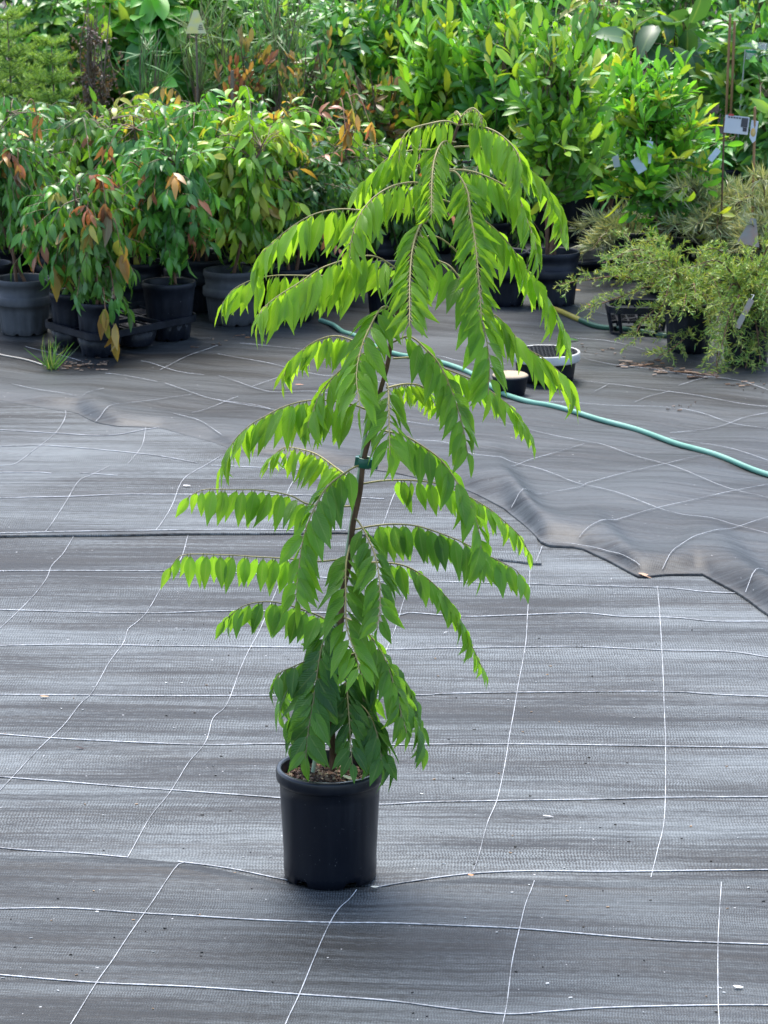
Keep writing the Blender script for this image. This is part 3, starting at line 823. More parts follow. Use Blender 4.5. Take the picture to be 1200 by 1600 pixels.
def foliage(mb, rng, base, c, r, style, ntwig, per, stems=2, stem_r=.007, low=.3, twig_col=(.15, .11, .06), scale=1.0, barky=0):
    """stems from base into the crown ellipsoid (c, r), twigs off them, leaves along the twigs; mats: 0 leaf, 1 twig, 2 bark"""
    S = ST[style]
    base, c, r = (np.asarray(a, float) for a in (base, c, r))
    stem_paths = []
    for s in range(stems):
        top = c + np.array([rng.normal() * .3 * r[0], rng.normal() * .3 * r[1], r[2] * rng.uniform(.5, .95)])
        m1 = base * .62 + top * .38 + np.array([rng.normal() * .02, rng.normal() * .02, 0])
        p = smooth_path([base + np.array([rng.normal() * .012, rng.normal() * .012, 0]), m1, base * .25 + top * .75 + np.append(rng.normal(size=2) * .02, 0), top], 14)
        stem_paths.append(p)
        mb[1].tube(p, np.linspace(stem_r, stem_r * .3, 14), 7, barky)
    O, D, W, LL, WW, CC = [], [], [], [], [], []
    hue = np.array([rng.uniform(1.1, 1.65), 1.05, rng.uniform(.6, .95)]) * rng.uniform(.95, 1.2)
    scale = scale * rng.uniform(.85, 1.15)
    if style == 'dry': hue = np.ones(3)
    elif not style.startswith('weeping'): hue = hue * np.array([.72, 1.1, 1.0])
    else: hue = hue * np.array([.88, 1.08, .95])
    pal = np.array(S['pal']) * hue; tip = np.array(S['tip'])
    for t in range(ntwig):
        P = stem_paths[rng.integers(stems)]
        end = c + rnd_in(rng, 1)[0] * r * (rng.uniform(1.0, 1.45) if rng.uniform() < .22 else rng.uniform(.8, 1.05))
        zt = low + (1 - low) * rng.uniform()
        i = int(np.clip(zt * 13, 1, 12))
        # leave the stem below the twig's end when the leaves reach up, above it when they hang
        st = P[i]
        dd = end - st; ln = np.linalg.norm(dd)
        if ln < .02: continue
        mid = st + dd * .5 + UP * ln * (.28 * S['droop'] + .02) - UP * ln * (.15 if S['droop'] < 0 else 0)
        tw = smooth_path([st, mid, end - UP * max(0, S['droop']) * ln * .12], 12)
        mb[0].tube(tw, np.linspace(.0024, .0009, 12), 4, 1, tint=np.array(twig_col) * rng.uniform(.7, 1.3), cap=False)
        tg = unit(np.gradient(tw, axis=0))
        fresh = rng.uniform() < S['tips'] * 1.6
        tone = pal[rng.integers(len(pal))]
        tcol = tip[rng.integers(len(tip))]
        m = max(3, int(per * rng.uniform(.7, 1.3)))
        for k in range(m):
            u = .22 + .78 * (k + rng.uniform(-.3, .3)) / max(1, m - 1); u = min(max(u, .1), 1)
            f = u * 11; a = min(int(f), 10); w = f - a
            o = tw[a] * (1 - w) + tw[a + 1] * w; tv = tg[a]
            sidev = unit(np.cross(tv, UP + .01) * (1 if k % 2 else -1) + rng.normal(size=3) * .45)
            d = tv * S['tw'] + sidev * S['sd'] + UP * S['up'] - UP * S['g'] * rng.uniform(.6, 1.3) + rng.normal(size=3) * .16
            if u > .97: d = tv * 1.2 - UP * S['g'] * .6 + UP * S['up']
            d = unit(d)
            out = o - c
            nt = UP * .7 + unit(out) * .7 - np.array([0, .35, 0]) + rng.normal(size=3) * .5
            nn = nt - np.dot(nt, d) * d
            wv = np.cross(d, unit(nn))
            l = S['L'] * scale * rng.uniform(.65, 1.2)
            isf = fresh and u > .55
            if isf: l *= 1.05; 
            col = (tcol if isf else (.75 * tone + .25 * pal[rng.integers(len(pal))])) * rng.uniform(.75, 1.25)
            O.append(o); D.append(d); W.append(wv); LL.append(l); WW.append(l * S['ar'] * rng.uniform(.85, 1.2)); CC.append(col)
    if O:
        n = len(O)
        mb[0].leaves(np.array(O), np.array(D), np.array(W), np.array(LL), np.array(WW), np.array(CC), SHAPES[S['shape']],
                     fold=rng.uniform(.1, .5, n), curl=S['curl'] * rng.uniform(.3, 1.4, n), seed=1)

def ground_at(px, Y):
    x = PY(px, 500, Y)[0]
    return np.array([x, Y, 0])
SEED = [100]
def shrub(name, label, cat, group, px, Y, box, style, ntwig, per, pot=('sleeve', .26, .095, .078), stems=2, low=.3, stem_r=.007, depth=.2, mat='leaf', bark='bark', scale=1.0, extra=None, at=None):
    """a potted shrub: px = photo column of its pot, box = photo extent of its crown (x0, x1, ytop, ybot) at distance Y"""
    SEED[0] += 1
    rng = np.random.default_rng(SEED[0])
    g = ground_at(px, Y) if at is None else np.array([at[0], at[1], 0.0])
    Y = float(g[1])
    gz = float(back_z(g[0], g[1])) if Y < 12 else .02
    g[2] = gz
    r0 = root(name, label, cat, g, group)
    if pot is not None:
        part('pot', pot_mesh(pot), r0, rz=rng.uniform(0, 6))
        top = pot[1] - .06
    else: top = 0
    x0, x1, y0, y1 = box
    if style.startswith('weeping'): x0 -= 18; x1 += 18; ntwig = int(ntwig * 1.15)
    a = PY(x0, y0, Y); b = PY(x1, y1, Y)
    c = (a + b) / 2; r = np.array([abs(b[0] - a[0]) / 2, depth, abs(a[2] - b[2]) / 2])
    mb = [MB(), MB()]
    base = np.array([0, 0, top])
    foliage(mb, rng, base, c - g, r, style, ntwig, per, stems=stems, low=low, stem_r=stem_r, scale=scale)
    if extra: extra(mb, rng, g)
    mb[1].build('trunk', M[bark], r0)
    mb[0].build('foliage', [M[mat], M['twig']], r0)
    return r0

def tassels(*spots):
    """hanging tufts of soft coppery new leaves at photo positions, tied back to the plant by a thin shoot"""
    def f(mb, rng, g):
        for px, py, dY, n, Lf, cols in spots:
            o = PY(px, py, g[1] + dY) - g
            b = np.array([o[0] * .45, o[1] * .3, o[2] + .02 + .1 * rng.uniform()])
            q = smooth_path([b, (b + o) / 2 + UP * .05, o], 10)
            mb[0].tube(q, np.linspace(.0026, .0012, 10), 4, 1, tint=(.2, .1, .05), cap=False)
            m = n
            O = np.array([o + UP * rng.uniform(-.02, .015) + rng.normal(size=3) * .008 for _ in range(m)])
            D = np.array([-UP + rng.normal(size=3) * .22 for _ in range(m)])
            W = np.cross(D, np.array([0, -1.0, .2]) + rng.normal(size=(m, 3)) * .6)
            L = Lf * rng.uniform(.75, 1.15, m)
            C = np.array([cols[rng.integers(len(cols))] for _ in range(m)]) * rng.uniform(.8, 1.2, (m, 1))
            mb[0].leaves(O, D, W, L, L * .3, C, SHAPES['lance'], fold=rng.uniform(.2, .6, m), curl=rng.uniform(.05, .5, m), seed=3)
    return f
COP = [(.26, .12, .07), (.30, .17, .08), (.22, .11, .06)]; AMB = [(.42, .28, .06), (.36, .20, .05), (.34, .36, .07)]; PNK = [(.45, .17, .13), (.45, .26, .1), (.4, .36, .09)]
GL = 'weeping copper-tipped shrubs potted in rows on the left'
P_S = ('sleeve', .195, .098, .078); P_G = ('grey', .195, .100, .080); P_P = ('plain', .185, .076, .061); P_B = ('sleeve', .20, .100, .080)
# carry tray with six cells
TZ = .115
tL, tF, tR = G(64, 500, TZ), G(148, 524, TZ), G(313, 491, TZ)
def cell(a, b): return tF + (tL - tF) * a + (tR - tF) * b
CELLS = [cell(a, b) for a in (.25, .75) for b in (1 / 6, .5, 5 / 6)]
tray_c = cell(.5, .5)
tz0 = float(back_z(tray_c[0], tray_c[1])) + .002
tray = root('carry_tray', 'black plastic carry tray with six ribbed cells holding small pots, front left of the rows', 'carry tray', (tray_c[0], tray_c[1], tz0))
tb = MB()
ux, uy = unit(tR - tF), unit(tL - tF)
hx, hy = np.linalg.norm(tR - tF) / 2, np.linalg.norm(tL - tF) / 2
loop = []
rc = .05
for sx, sy, a0 in ((1, 1, 0), (-1, 1, 90), (-1, -1, 180), (1, -1, 270)):
    for k in range(7):
        a = math.radians(a0 + 15 * k)
        loop.append(ux * (sx * (hx - rc) + rc * math.cos(a)) + uy * (sy * (hy - rc) + rc * math.sin(a)))
loop = np.array(loop); loop[:, 2] = 0
nl = len(loop)
outn = unit(loop)
zt = TZ - tz0
prof = [(0, zt - .024), (.003, zt - .022), (.004, zt), (-.004, zt + .001), (-.005, zt - .022)]
V = np.concatenate([loop + outn * p[0] + UP * p[1] for p in prof])
q = [(i * nl + j, i * nl + (j + 1) % nl, ((i + 1) % 5) * nl + (j + 1) % nl, ((i + 1) % 5) * nl + j) for i in range(5) for j in range(nl)]
tb.add(V, q, 0, False)
tb.build('rim_band', M['pot'], tray)
gb = MB()
Rt = np.array([[ux[0], uy[0], 0], [ux[1], uy[1], 0], [0, 0, 1.0]])
for f in (1 / 3, 2 / 3):
    gb.box(ux * (2 * f - 1) * hx + UP * (zt - .012), (.012, 2 * hy - .01, .012), Rt)
gb.box(UP * (zt - .013), (2 * hx - .01, .012, .012), Rt)
for f in (.08, .25, .42, .58, .75, .92):
    gb.box(ux * (2 * f - 1) * hx + UP * (zt - .016), (.005, 2 * hy - .02, .007), Rt)
gb.build('web', M['pot'], tray)
sock = MB()
sock.lathe([(.060, 0), (.062, .004), (.080, zt - .02), (.077, zt - .02), (.060, .006)], (0, 0, 0), 56, 0,
           lambda V, ang: np.stack([V[:, :, 0] * (1 - .035 * (np.abs(((ang * 12 / (2 * math.pi)) % 1) - .5) < .15)), V[:, :, 1] * (1 - .035 * (np.abs(((ang * 12 / (2 * math.pi)) % 1) - .5) < .15)), V[:, :, 2]], -1))
sock.disc((0, 0, .007), .058, 30)
smesh = sock.mesh('socket', [M['pot']])
for c in CELLS:
    part('socket', smesh, tray, (c[0] - tray_c[0], c[1] - tray_c[1], 0))
# front row, left
shrub('potted_shrub', 'weeping shrub in the faded grey ribbed pot at the left edge, two bare brown stems', 'potted shrub', GL, 38, 9.75, (-50, 95, 190, 395), 'weeping', 120, 13, P_G, stems=2, low=.5, extra=tassels((28, 268, -.12, 6, .085, COP), (60, 190, 0, 4, .06, COP), (92, 338, -.1, 4, .06, COP)))
shrub('potted_shrub', 'small weeping shrub with copper leaves in the left corner cell of the carry tray', 'potted shrub', GL, 92, 9.62, (40, 135, 250, 440), 'weeping', 70, 11, P_P, stems=1, low=.5, depth=.13, at=CELLS[3], extra=tassels((86, 420, -.1, 6, .10, AMB), (100, 418, -.08, 4, .09, AMB), (128, 365, -.06, 5, .07, COP)))
shrub('potted_shrub', 'straggly weeping shrub spilling over the front corner of the black carry tray', 'potted shrub', GL, 160, 9.42, (95, 215, 260, 480), 'weeping', 90, 11, P_P, stems=2, low=.4, depth=.15, at=CELLS[0], extra=tassels((165, 320, -.1, 6, .11, COP), (135, 358, -.1, 6, .10, AMB), (190, 392, -.12, 6, .09, AMB), (165, 490, -.16, 6, .10, AMB), (178, 512, -.15, 5, .09, AMB), (180, 470, -.13, 7, .06, [(.1, .3, .06)]), (152, 445, -.12, 9, .055, [(.12, .3, .08)]), (120, 465, -.1, 8, .05, [(.1, .27, .07)])))
shrub('potted_shrub', 'weeping shrub with a thin pale stake in the right cell of the black carry tray', 'potted shrub', GL, 263, 9.72, (190, 335, 180, 425), 'weeping', 150, 13, ('plain', .20, .094, .070), stems=1, low=.4, at=CELLS[2], extra=tassels((168, 232, -.1, 5, .07, COP), (180, 285, -.15, 6, .08, COP), (225, 278, -.1, 6, .06, COP), (240, 300, -.15, 4, .06, PNK)))
shrub('potted_shrub', 'weeping lime-tipped shrub in the pot just right of the carry tray', 'potted shrub', GL, 362, 9.95, (285, 480, 150, 400), 'weeping_lime', 165, 13, P_G, stems=2, low=.4, depth=.24)
shrub('potted_shrub', 'dark leaved weeping shrub whose pot stands behind the low left fronds of the curry tree', 'potted shrub', GL, 455, 10.05, (385, 545, 200, 400), 'weeping_dark', 120, 12, P_S, stems=2, low=.4)
# second and third rows, left
GL2 = 'weeping shrubs in the rows behind, on the left'
row = [(10, 10.5, (-70, 80, 170, 400), 'weeping', 'weeping shrub in the second row, behind the faded grey pot at the left edge'),
       (95, 10.45, (20, 170, 180, 400), 'weeping_dark', 'dark weeping shrub in the second row, behind the left cell of the carry tray'),
       (215, 10.15, (120, 290, 160, 400), 'weeping', 'full weeping shrub in the second row, behind the middle of the carry tray'),
       (300, 10.4, (220, 390, 150, 400), 'weeping_dark', 'dark weeping shrub in the second row, left of the lime-tipped shrub'),
       (410, 10.6, (330, 500, 150, 390), 'weeping', 'glossy weeping shrub in the second row, behind the lime-tipped shrub'),
       (520, 10.5, (450, 610, 180, 400), 'weeping', 'weeping shrub with amber tips in the second row, left of the curry tree top'),
       (-50, 11.2, (-130, 40, 170, 390), 'weeping_dark', 'dark weeping shrub in the third row, at the far left edge'),
       (60, 11.3, (-20, 150, 180, 390), 'weeping_dark', 'dark weeping shrub in the third row, below the young pines'),
       (160, 11.2, (80, 250, 160, 390), 'weeping_dark', 'dark weeping shrub in the third row, below the dry brown stems'),
       (265, 11.3, (190, 360, 140, 390), 'weeping_lime', 'lime weeping shrub in the third row, below the triangular tag'),
       (370, 11.2, (290, 460, 150, 390), 'weeping_dark', 'dark weeping shrub in the third row, left of the copper-tipped bush'),
       (480, 11.3, (400, 590, 180, 400), 'weeping_dark', 'dark weeping shrub in the third row, below the copper-tipped bush')]
for px, Y, bx, sty, lb in row:
    shrub('potted_shrub', lb, 'potted shrub', GL2, px, Y, bx, sty, 125, 12, P_S if px % 20 else P_B, stems=2, low=.4, depth=.26,
          extra=tassels((553, 178, -.3, 8, .07, PNK), (540, 200, -.3, 7, .07, AMB), (482, 190, -.2, 6, .07, AMB), (577, 190, -.25, 5, .06, PNK), (470, 230, -.25, 5, .07, AMB)) if px == 520 else None)

GL3 = 'weeping shrubs squeezed between the front and second rows on the left'
for px, Y, bx, sty, lb in [(-20, 10.1, (-90, 50, 150, 380), 'weeping', 'weeping shrub cut by the left edge, just behind the faded grey pot'),
                           (140, 10.3, (60, 200, 150, 330), 'weeping', 'weeping shrub rising between the left cell shrub and the staked shrub of the carry tray'),
                           (318, 10.2, (250, 390, 130, 340), 'weeping_lime', 'pale lime weeping shrub rising between the staked shrub and the lime-tipped one'),
                           (440, 10.35, (370, 510, 150, 350), 'weeping_lime', 'fresh green weeping shrub behind the two upper left curry fronds'),
                           (590, 10.9, (510, 660, 200, 400), 'weeping_dark', 'dark weeping shrub just left of the upper curry tree trunk'),
                           (30, 10.9, (-40, 120, 140, 330), 'weeping', 'weeping shrub with its top just under the lowest pine'),
                           (230, 11.0, (150, 320, 125, 330), 'weeping_lime', 'lime weeping shrub under the pale bare stems of the leaning silvery shrub')]:
    shrub('potted_shrub', lb, 'potted shrub', GL3, px, Y, bx, sty, 105, 12, P_S, stems=2, low=.4, depth=.24)
# young pines
def pine(label, px, Y, top_px, w_px, base_h):
    SEED[0] += 1
    rng = np.random.default_rng(SEED[0])
    g = ground_at(px, Y)
    r0 = root('potted_pine', label, 'young pine', g, 'young feathery pines on the left')
    part('pot', pot_mesh(P_S), r0)
    H = float(PY(px, top_px, Y)[2]); wr_ = w_px / FPX * Y
    tr = MB(); fo = MB()
    tr.tube([(0, 0, .2), (.01, 0, H * .6), (0, .01, H)], [.008, .006, .002], 7)
    O, D, L, C = [], [], [], []
    tiers = int((H - .3) / .072)
    for k in range(tiers):
        z = .34 + (H - .36) * k / max(1, tiers - 1)
        ln = wr_ * (1.0 - .72 * (k / tiers) ** 1.4) * rng.uniform(.85, 1.1)
        nb = 7 if k < tiers - 2 else 5
        for b in range(nb):
            a = 2 * math.pi * (b + .5 * (k % 2)) / nb + rng.uniform(-.25, .25)
            dr = np.array([math.cos(a), math.sin(a), 0])
            e = dr * ln + UP * ln * rng.uniform(.22, .45)
            p = smooth_path([np.array([0, 0, z]), np.array([0, 0, z]) + dr * ln * .5 + UP * ln * .08, np.array([0, 0, z]) + e], 10)
            fo.tube(p, np.linspace(.004, .0015, 10), 5, 1, tint=(.12, .2, .05), cap=False)
            # side twiglets
            tg = unit(np.gradient(p, axis=0))
            subs = [(p, tg)]
            for q in range(8):
                i = 2 + q % 8
                if i > 9: i = 9
                sd = unit(np.cross(tg[i], UP)) * (1 if q % 2 else -1)
                e2 = p[i] + (sd * .75 + tg[i] * .55 + UP * .12) * ln * .32 * rng.uniform(.7, 1.1)
                p2 = smooth_path([p[i], (p[i] + e2) / 2 - UP * .004, e2], 6)
                fo.tube(p2, np.linspace(.0025, .001, 6), 4, 1, tint=(.12, .22, .05), cap=False)
                subs.append((p2, unit(np.gradient(p2, axis=0))))
            for pp, tt in subs:
                m = len(pp) * 7
                for j in range(m):
                    i = j % len(pp)
                    o = pp[i] + tt[i] * rng.uniform(-.5, .5) * .012
                    d = unit(unit(rng.normal(size=3)) * .7 + tt[i] * .75 + UP * .35)
                    O.append(o); D.append(d); L.append(rng.uniform(.012, .024))
                    C.append(np.array([(.2, .38, .05), (.3, .48, .07), (.38, .54, .1)][rng.integers(3)]) * rng.uniform(.8, 1.2))
    O = np.array(O); D = np.array(D); L = np.array(L)
    fo.leaves(O, D, unit(np.cross(D, rng.normal(size=D.shape))), L, np.full(len(L), .0022), np.array(C), SHAPES['needle'], fold=0, curl=-.2)
    tr.build('trunk', M['bark_grey'], r0)
    fo.build('foliage', [M['needle'], M['twig']], r0)
pine('feathery young pine at the far left edge, tallest of the pines', 26, 11.9, 22, 78, .3)
pine('feathery young pine right of the tallest pine, its tip lower', 92, 11.6, 62, 62, .3)
pine('feathery young pine low at the left edge in front of the tallest pine', -18, 11.7, 95, 70, .3)

# behind: tall mixed rows
GB = 'tall mixed shrubs in the back rows'
rows = [
    (-30, 13.0, (-110, 70, -60, 240), 'mixed', 'dark green shrub behind the tallest young pine', 70, 11),
    (70, 13.2, (0, 160, -70, 200), 'mixed', 'leafy green shrub behind the gap between the pines', 75, 11),
    (165, 13.4, (90, 240, -70, 190), 'broad', 'broad leaved shrub behind the dry brown stems', 60, 8),
    (250, 13.3, (180, 330, -70, 190), 'broad', 'big leaved green shrub at the top left of the triangular tag', 60, 8),
    (330, 13.2, (260, 400, -70, 190), 'mixed', 'dark leafy shrub directly behind the triangular tag', 75, 11),
    (425, 13.3, (360, 500, -70, 200), 'mixed', 'deep green shrub behind the pale stemmed shrub right of the tag', 75, 11),
    (520, 13.0, (450, 600, -60, 210), 'mixed', 'leafy shrub behind the copper-tipped bush', 75, 11),
    (600, 13.2, (530, 680, -70, 210), 'upright', 'upright shrub behind and between the copper bush and the bright green bush', 75, 11),
]
for px, Y, bx, sty, lb, a, b in rows:
    shrub('potted_shrub', lb, 'potted shrub', GB, px, Y, bx, sty, int(a * 1.25), b, P_B, stems=3, low=.3, depth=.35)
# specials on the left top
shrub('dry_plant', 'dead brown twiggy plant standing right of the young pines', 'dead plant', None, 150, 12.4, (95, 205, -10, 190), 'dry', 60, 12, P_S, stems=7, low=.2, depth=.12, bark='bark_grey')
shrub('potted_grevillea', 'sparse shrub with bare pale stems and thread-like silvery leaves, leaning left of the triangular tag', 'potted shrub', 'wispy silver stemmed shrubs', 245, 12.2, (190, 280, 40, 170), 'linear', 26, 9, P_S, stems=3, low=.4, depth=.1, bark='bark_grey', mat='needle', stem_r=.006)
shrub('potted_grevillea', 'wispy silver-leaved shrub rising just right of the triangular tag', 'potted shrub', 'wispy silver stemmed shrubs', 318, 12.3, (270, 380, -30, 160), 'linear', 40, 9, P_S, stems=3, low=.4, depth=.12, bark='bark_grey', mat='needle', stem_r=.006)
shrub('potted_grevillea', 'wispy silver-leaved shrub left of the copper-tipped bush, pale arching stem', 'potted shrub', 'wispy silver stemmed shrubs', 425, 12.4, (370, 500, -40, 150), 'linear', 40, 9, P_S, stems=3, low=.4, depth=.12, bark='bark_grey', mat='needle', stem_r=.006)
shrub('copper_bush', 'copper and orange tipped bush with small upright leaves', 'potted shrub', 'upright small leaved bushes', 480, 11.9, (425, 555, 60, 225), 'copper', 85, 11, P_S, stems=5, low=.35, depth=.2)
shrub('copper_bush', 'greener small leaved bush with a few orange tips, right of the copper bush', 'potted shrub', 'upright small leaved bushes', 590, 11.6, (530, 655, 95, 270), 'copper', 80, 11, P_S, stems=5, low=.35, depth=.2)
shrub('copper_bush', 'greyish small leaved bush just left of the copper bush', 'potted shrub', 'upright small leaved bushes', 385, 12.0, (335, 440, 50, 190), 'copper', 60, 10, P_S, stems=4, low=.35, depth=.18)
# right side, bright upright shrubs
GR = 'bright green upright shrubs on the right'
for px, Y, bx, lb, a in [
    (690, 11.6, (610, 770, 20, 270), 'bright green bush directly above the tip of the curry tree', 120),
    (775, 11.4, (700, 860, -20, 300), 'tall bright green bush right above the right-hand curry fronds', 135),
    (863, 10.35, (790, 950, 20, 330), 'bright green bush with two brown stems in the big black pot right of centre', 125),
    (945, 11.3, (870, 1010, 60, 330), 'bright green bush between the big black pot and the bush with the blue tags', 100),
    (1040, 10.6, (930, 1130, 70, 390), 'bright green bush hung with pale blue plant tags, brown trunk', 150)]:
    shrub('potted_bush', lb, 'potted shrub', GR, px, Y, bx, 'upright', int(a * 1.25), 12, P_B, stems=3, low=.35, depth=.28, stem_r=.009)
shrub('potted_shrub', 'lime yellow shrub with drooping new leaves, top right behind the bright bushes', 'potted shrub', GB, 925, 12.6, (865, 985, -30, 130), 'lime_drop', 60, 11, P_B, stems=3, low=.4, depth=.25)
shrub('potted_shrub', 'tall shrub with a few very large blue-green leaves, top right', 'potted shrub', GB, 1025, 12.2, (955, 1110, 10, 130), 'bluegreen', 14, 5, P_B, stems=2, low=.5, depth=.22)
shrub('potted_shrub', 'narrow lime tipped shrub right of the large blue-green leaves', 'potted shrub', GB, 1072, 12.4, (1040, 1100, -10, 130), 'lime_drop', 26, 9, P_B, stems=2, low=.5, depth=.15)
shrub('potted_shrub', 'shrub with one broad yellowing leaf beside the bamboo stakes, top right', 'potted shrub', GB, 1150, 12.0, (1090, 1230, -30, 240), 'mixed', 90, 10, P_B, stems=3, low=.3, depth=.25)
shrub('potted_shrub', 'dark shrub filling the right edge behind the white plant card', 'potted shrub', GB, 1220, 11.6, (1140, 1290, 60, 330), 'mixed', 90, 10, P_B, stems=3, low=.3, depth=.25)
for px, Y, bx, sty, lb in [
    (700, 13.2, (620, 780, -80, 160), 'mixed', 'leafy shrub in the back row above the bright green bushes'),
    (790, 13.3, (710, 870, -80, 160), 'upright', 'upright shrub in the back row behind the tallest bright bush'),
    (870, 13.4, (790, 950, -80, 180), 'mixed', 'mid green shrub in the back row left of the lime yellow shrub'),
    (970, 13.4, (890, 1060, -80, 200), 'mixed', 'dark shrub in the back row behind the lime yellow shrub'),
    (1060, 13.5, (980, 1150, -80, 220), 'mixed', 'dark shrub in the back row behind the large blue-green leaves'),
    (1170, 13.3, (1090, 1270, -80, 240), 'mixed', 'dark shrub in the back row behind the bamboo stakes'),
    (640, 11.0, (560, 720, 230, 420), 'weeping_dark', 'dark low shrub hidden behind the crown of the curry tree'),
    (760, 11.1, (680, 850, 220, 420), 'weeping_dark', 'dark low shrub behind the right fronds of the curry tree'),
    ]:
    shrub('potted_shrub', lb, 'potted shrub', GB, px, Y, bx, sty, 105, 11, P_B, stems=3, low=.3, depth=.3)
# far hedge row that closes the view
def far_row():
    rng = np.random.default_rng(77)
    mb = MB()
    n = 26000
    x = rng.uniform(-9, 9, n); y = rng.uniform(16.5, 18.5, n)
    z = rng.uniform(0, 1, n) ** .8 * (2.1 + .35 * np.sin(1.3 * x) + .25 * np.sin(3.1 * x + 1))
    O = np.stack([x, y, z], -1)
    D = unit(rng.normal(size=(n, 3)) + np.array([0, -.3, -.3]))
    W = np.cross(D, unit(rng.normal(size=(n, 3)) * .6 + np.array([0, -.4, .8])))
    pal = np.array([(.02, .08, .02), (.035, .12, .025), (.06, .17, .03), (.03, .1, .035)])
    L = rng.uniform(.10, .2, n)
    mb.leaves(O, D, W, L, L * .45, pal[rng.integers(4, size=n)] * rng.uniform(.7, 1.2, (n, 1)), SHAPES['lance'], fold=.2, curl=.3)
    for k in range(60):
        xx = rng.uniform(-9, 9); yy = rng.uniform(16.8, 18.2)
        mb.tube([(xx, yy, 0), (xx + .1, yy, 1.0), (xx + rng.normal() * .2, yy, 1.9)], [.03, .022, .008], 6, 1, tint=(.12, .09, .06))
    o = mb.build('far_hedge', [M['leaf'], M['twig']])
    tag(o, kind='stuff')
far_row()
# ------------------------------------------------------------------ right side: sprays, tags, loose nursery gear
ST['tea'] = dict(L=.019, ar=.15, g=.15, up=.1, tw=.75, sd=.75, shape='needle', droop=.25, curl=.1,
                 pal=[(.20, .36, .06), (.31, .44, .07), (.14, .29, .055), (.40, .49, .08)], tip=[(.42, .46, .08), (.34, .38, .09)], tips=.15)
def spray_plant(label, name, cat, group, at, paths, style, sub=16, per=26, sublen=.10, pot=None, twigc=(.17, .2, .07), mat='needle'):
    """plant of arching branches given as world paths; short side twigs carry fine leaves"""
    SEED[0] += 1
    rng = np.random.default_rng(SEED[0])
    g = np.array(at, float)
    r0 = root(name, label, cat, g, group)
    if pot: part('pot', pot_mesh(pot), r0, rz=rng.uniform(0, 6))
    S = ST[style]; pal = np.array(S['pal']); tip = np.array(S['tip'])
    fo, tr = MB(), MB()
    O, D, LL, CC = [], [], [], []
    for pth in paths:
        p = smooth_path(np.array(pth, float) - g, 24)
        tr.tube(p, np.linspace(.0045, .0013, 24), 6)
        tg = unit(np.gradient(p, axis=0))
        ln = np.linalg.norm(np.diff(p, axis=0), axis=1).sum()
        ns = max(6, int(sub * ln / .5))
        for k in range(ns):
            u = .15 + .85 * (k + rng.uniform(0, 1)) / ns
            i = min(23, int(u * 23))
            sd = unit(np.cross(tg[i], UP) * (1 if k % 2 else -1) + rng.normal(size=3) * .5)
            l = sublen * rng.uniform(.5, 1.25) * (1.1 - .55 * u)
            e = p[i] + unit(tg[i] * .8 + sd * .7 + UP * rng.uniform(-.2, .3)) * l
            q = smooth_path([p[i], (p[i] + e) / 2 + UP * l * .06, e - UP * l * .1], 7)
            fo.tube(q, np.linspace(.0016, .0006, 7), 4, 1, tint=np.array(twigc) * rng.uniform(.7, 1.3), cap=False)
            tq = unit(np.gradient(q, axis=0))
            fresh = rng.uniform() < .22
            m = int(per * l / sublen) + 4
            for j in range(m):
                w = (j + rng.uniform(-.4, .4)) / m * 6; a = int(min(max(w, 0), 5)); f = min(max(w - a, 0), 1)
                o = q[a] * (1 - f) + q[a + 1] * f
                d = unit(tq[a] * S['tw'] + unit(rng.normal(size=3)) * S['sd'] + UP * S['up'])
                O.append(o); D.append(d); LL.append(S['L'] * rng.uniform(.6, 1.2))
                c = tip[rng.integers(len(tip))] if fresh and w > 2.5 else pal[rng.integers(len(pal))]
                CC.append(c * rng.uniform(.75, 1.25))
    O, D, LL = np.array(O), np.array(D), np.array(LL)
    fo.leaves(O, D, unit(np.cross(D, rng.normal(size=D.shape))), LL, np.maximum(LL * S['ar'], .0016), np.array(CC), SHAPES['needle'], fold=0, curl=.1)
    tr.build('trunk', M['bark'], r0)
    fo.build('foliage', [M[mat], M['twig']], r0)
    return r0
def wpath(px_pts, y0, y1):
    p = np.array(px_pts, float)
    return PY(p[:, 0], p[:, 1], np.linspace(y0, y1, len(p)))
# golden tea tree sprays spilling over their pots
rg = np.random.default_rng(31)
def fan(cx, cy, Y, n, x0, x1, y0, y1):
    out = []
    for k in range(n):
        ex, ey = rg.uniform(x0, x1), rg.uniform(y0, y1)
        e = PY(ex, ey, Y + rg.uniform(-.35, .3))
        b = PY(cx + rg.normal() * 6, cy, Y)
        m = (b + e) / 2 + UP * rg.uniform(.05, .13)
        out.append([b, m, e])
    return out
gA = G(1075, 548, .03); YA = float(gA[1])
pa = [wpath([(1070, 470), (1010, 440), (960, 432), (915, 438), (872, 444)], YA, YA - .1),
      wpath([(1070, 470), (1020, 448), (975, 462), (930, 478), (918, 482)], YA, YA - .2),
      wpath([(1070, 470), (1030, 480), (1000, 508), (990, 540)], YA, YA - .25),
      wpath([(1080, 470), (1000, 412), (985, 375), (968, 360)], YA, YA + .1),
      wpath([(1080, 480), (1075, 520), (1050, 545), (1030, 556)], YA, YA - .3)]
spray_plant('golden tea tree with long fine sprays reaching left over the black basket', 'potted_tea_tree', 'tea tree', 'golden tea trees on the right', gA,
            pa + fan(1075, 480, YA, 15, 1005, 1130, 405, 520) + fan(1070, 470, YA, 5, 925, 1000, 395, 440) + fan(1075, 480, YA - .05, 8, 1020, 1120, 480, 560), 'tea', sub=26, per=32, sublen=.11, pot=('plain', .17, .085, .07))
gB_ = G(1165, 566, .03); YB = float(gB_[1])
pb = [wpath([(1160, 480), (1130, 520), (1120, 560), (1122, 585)], YB, YB - .2), wpath([(1180, 490), (1195, 500), (1175, 540), (1165, 575)], YB, YB - .2)]
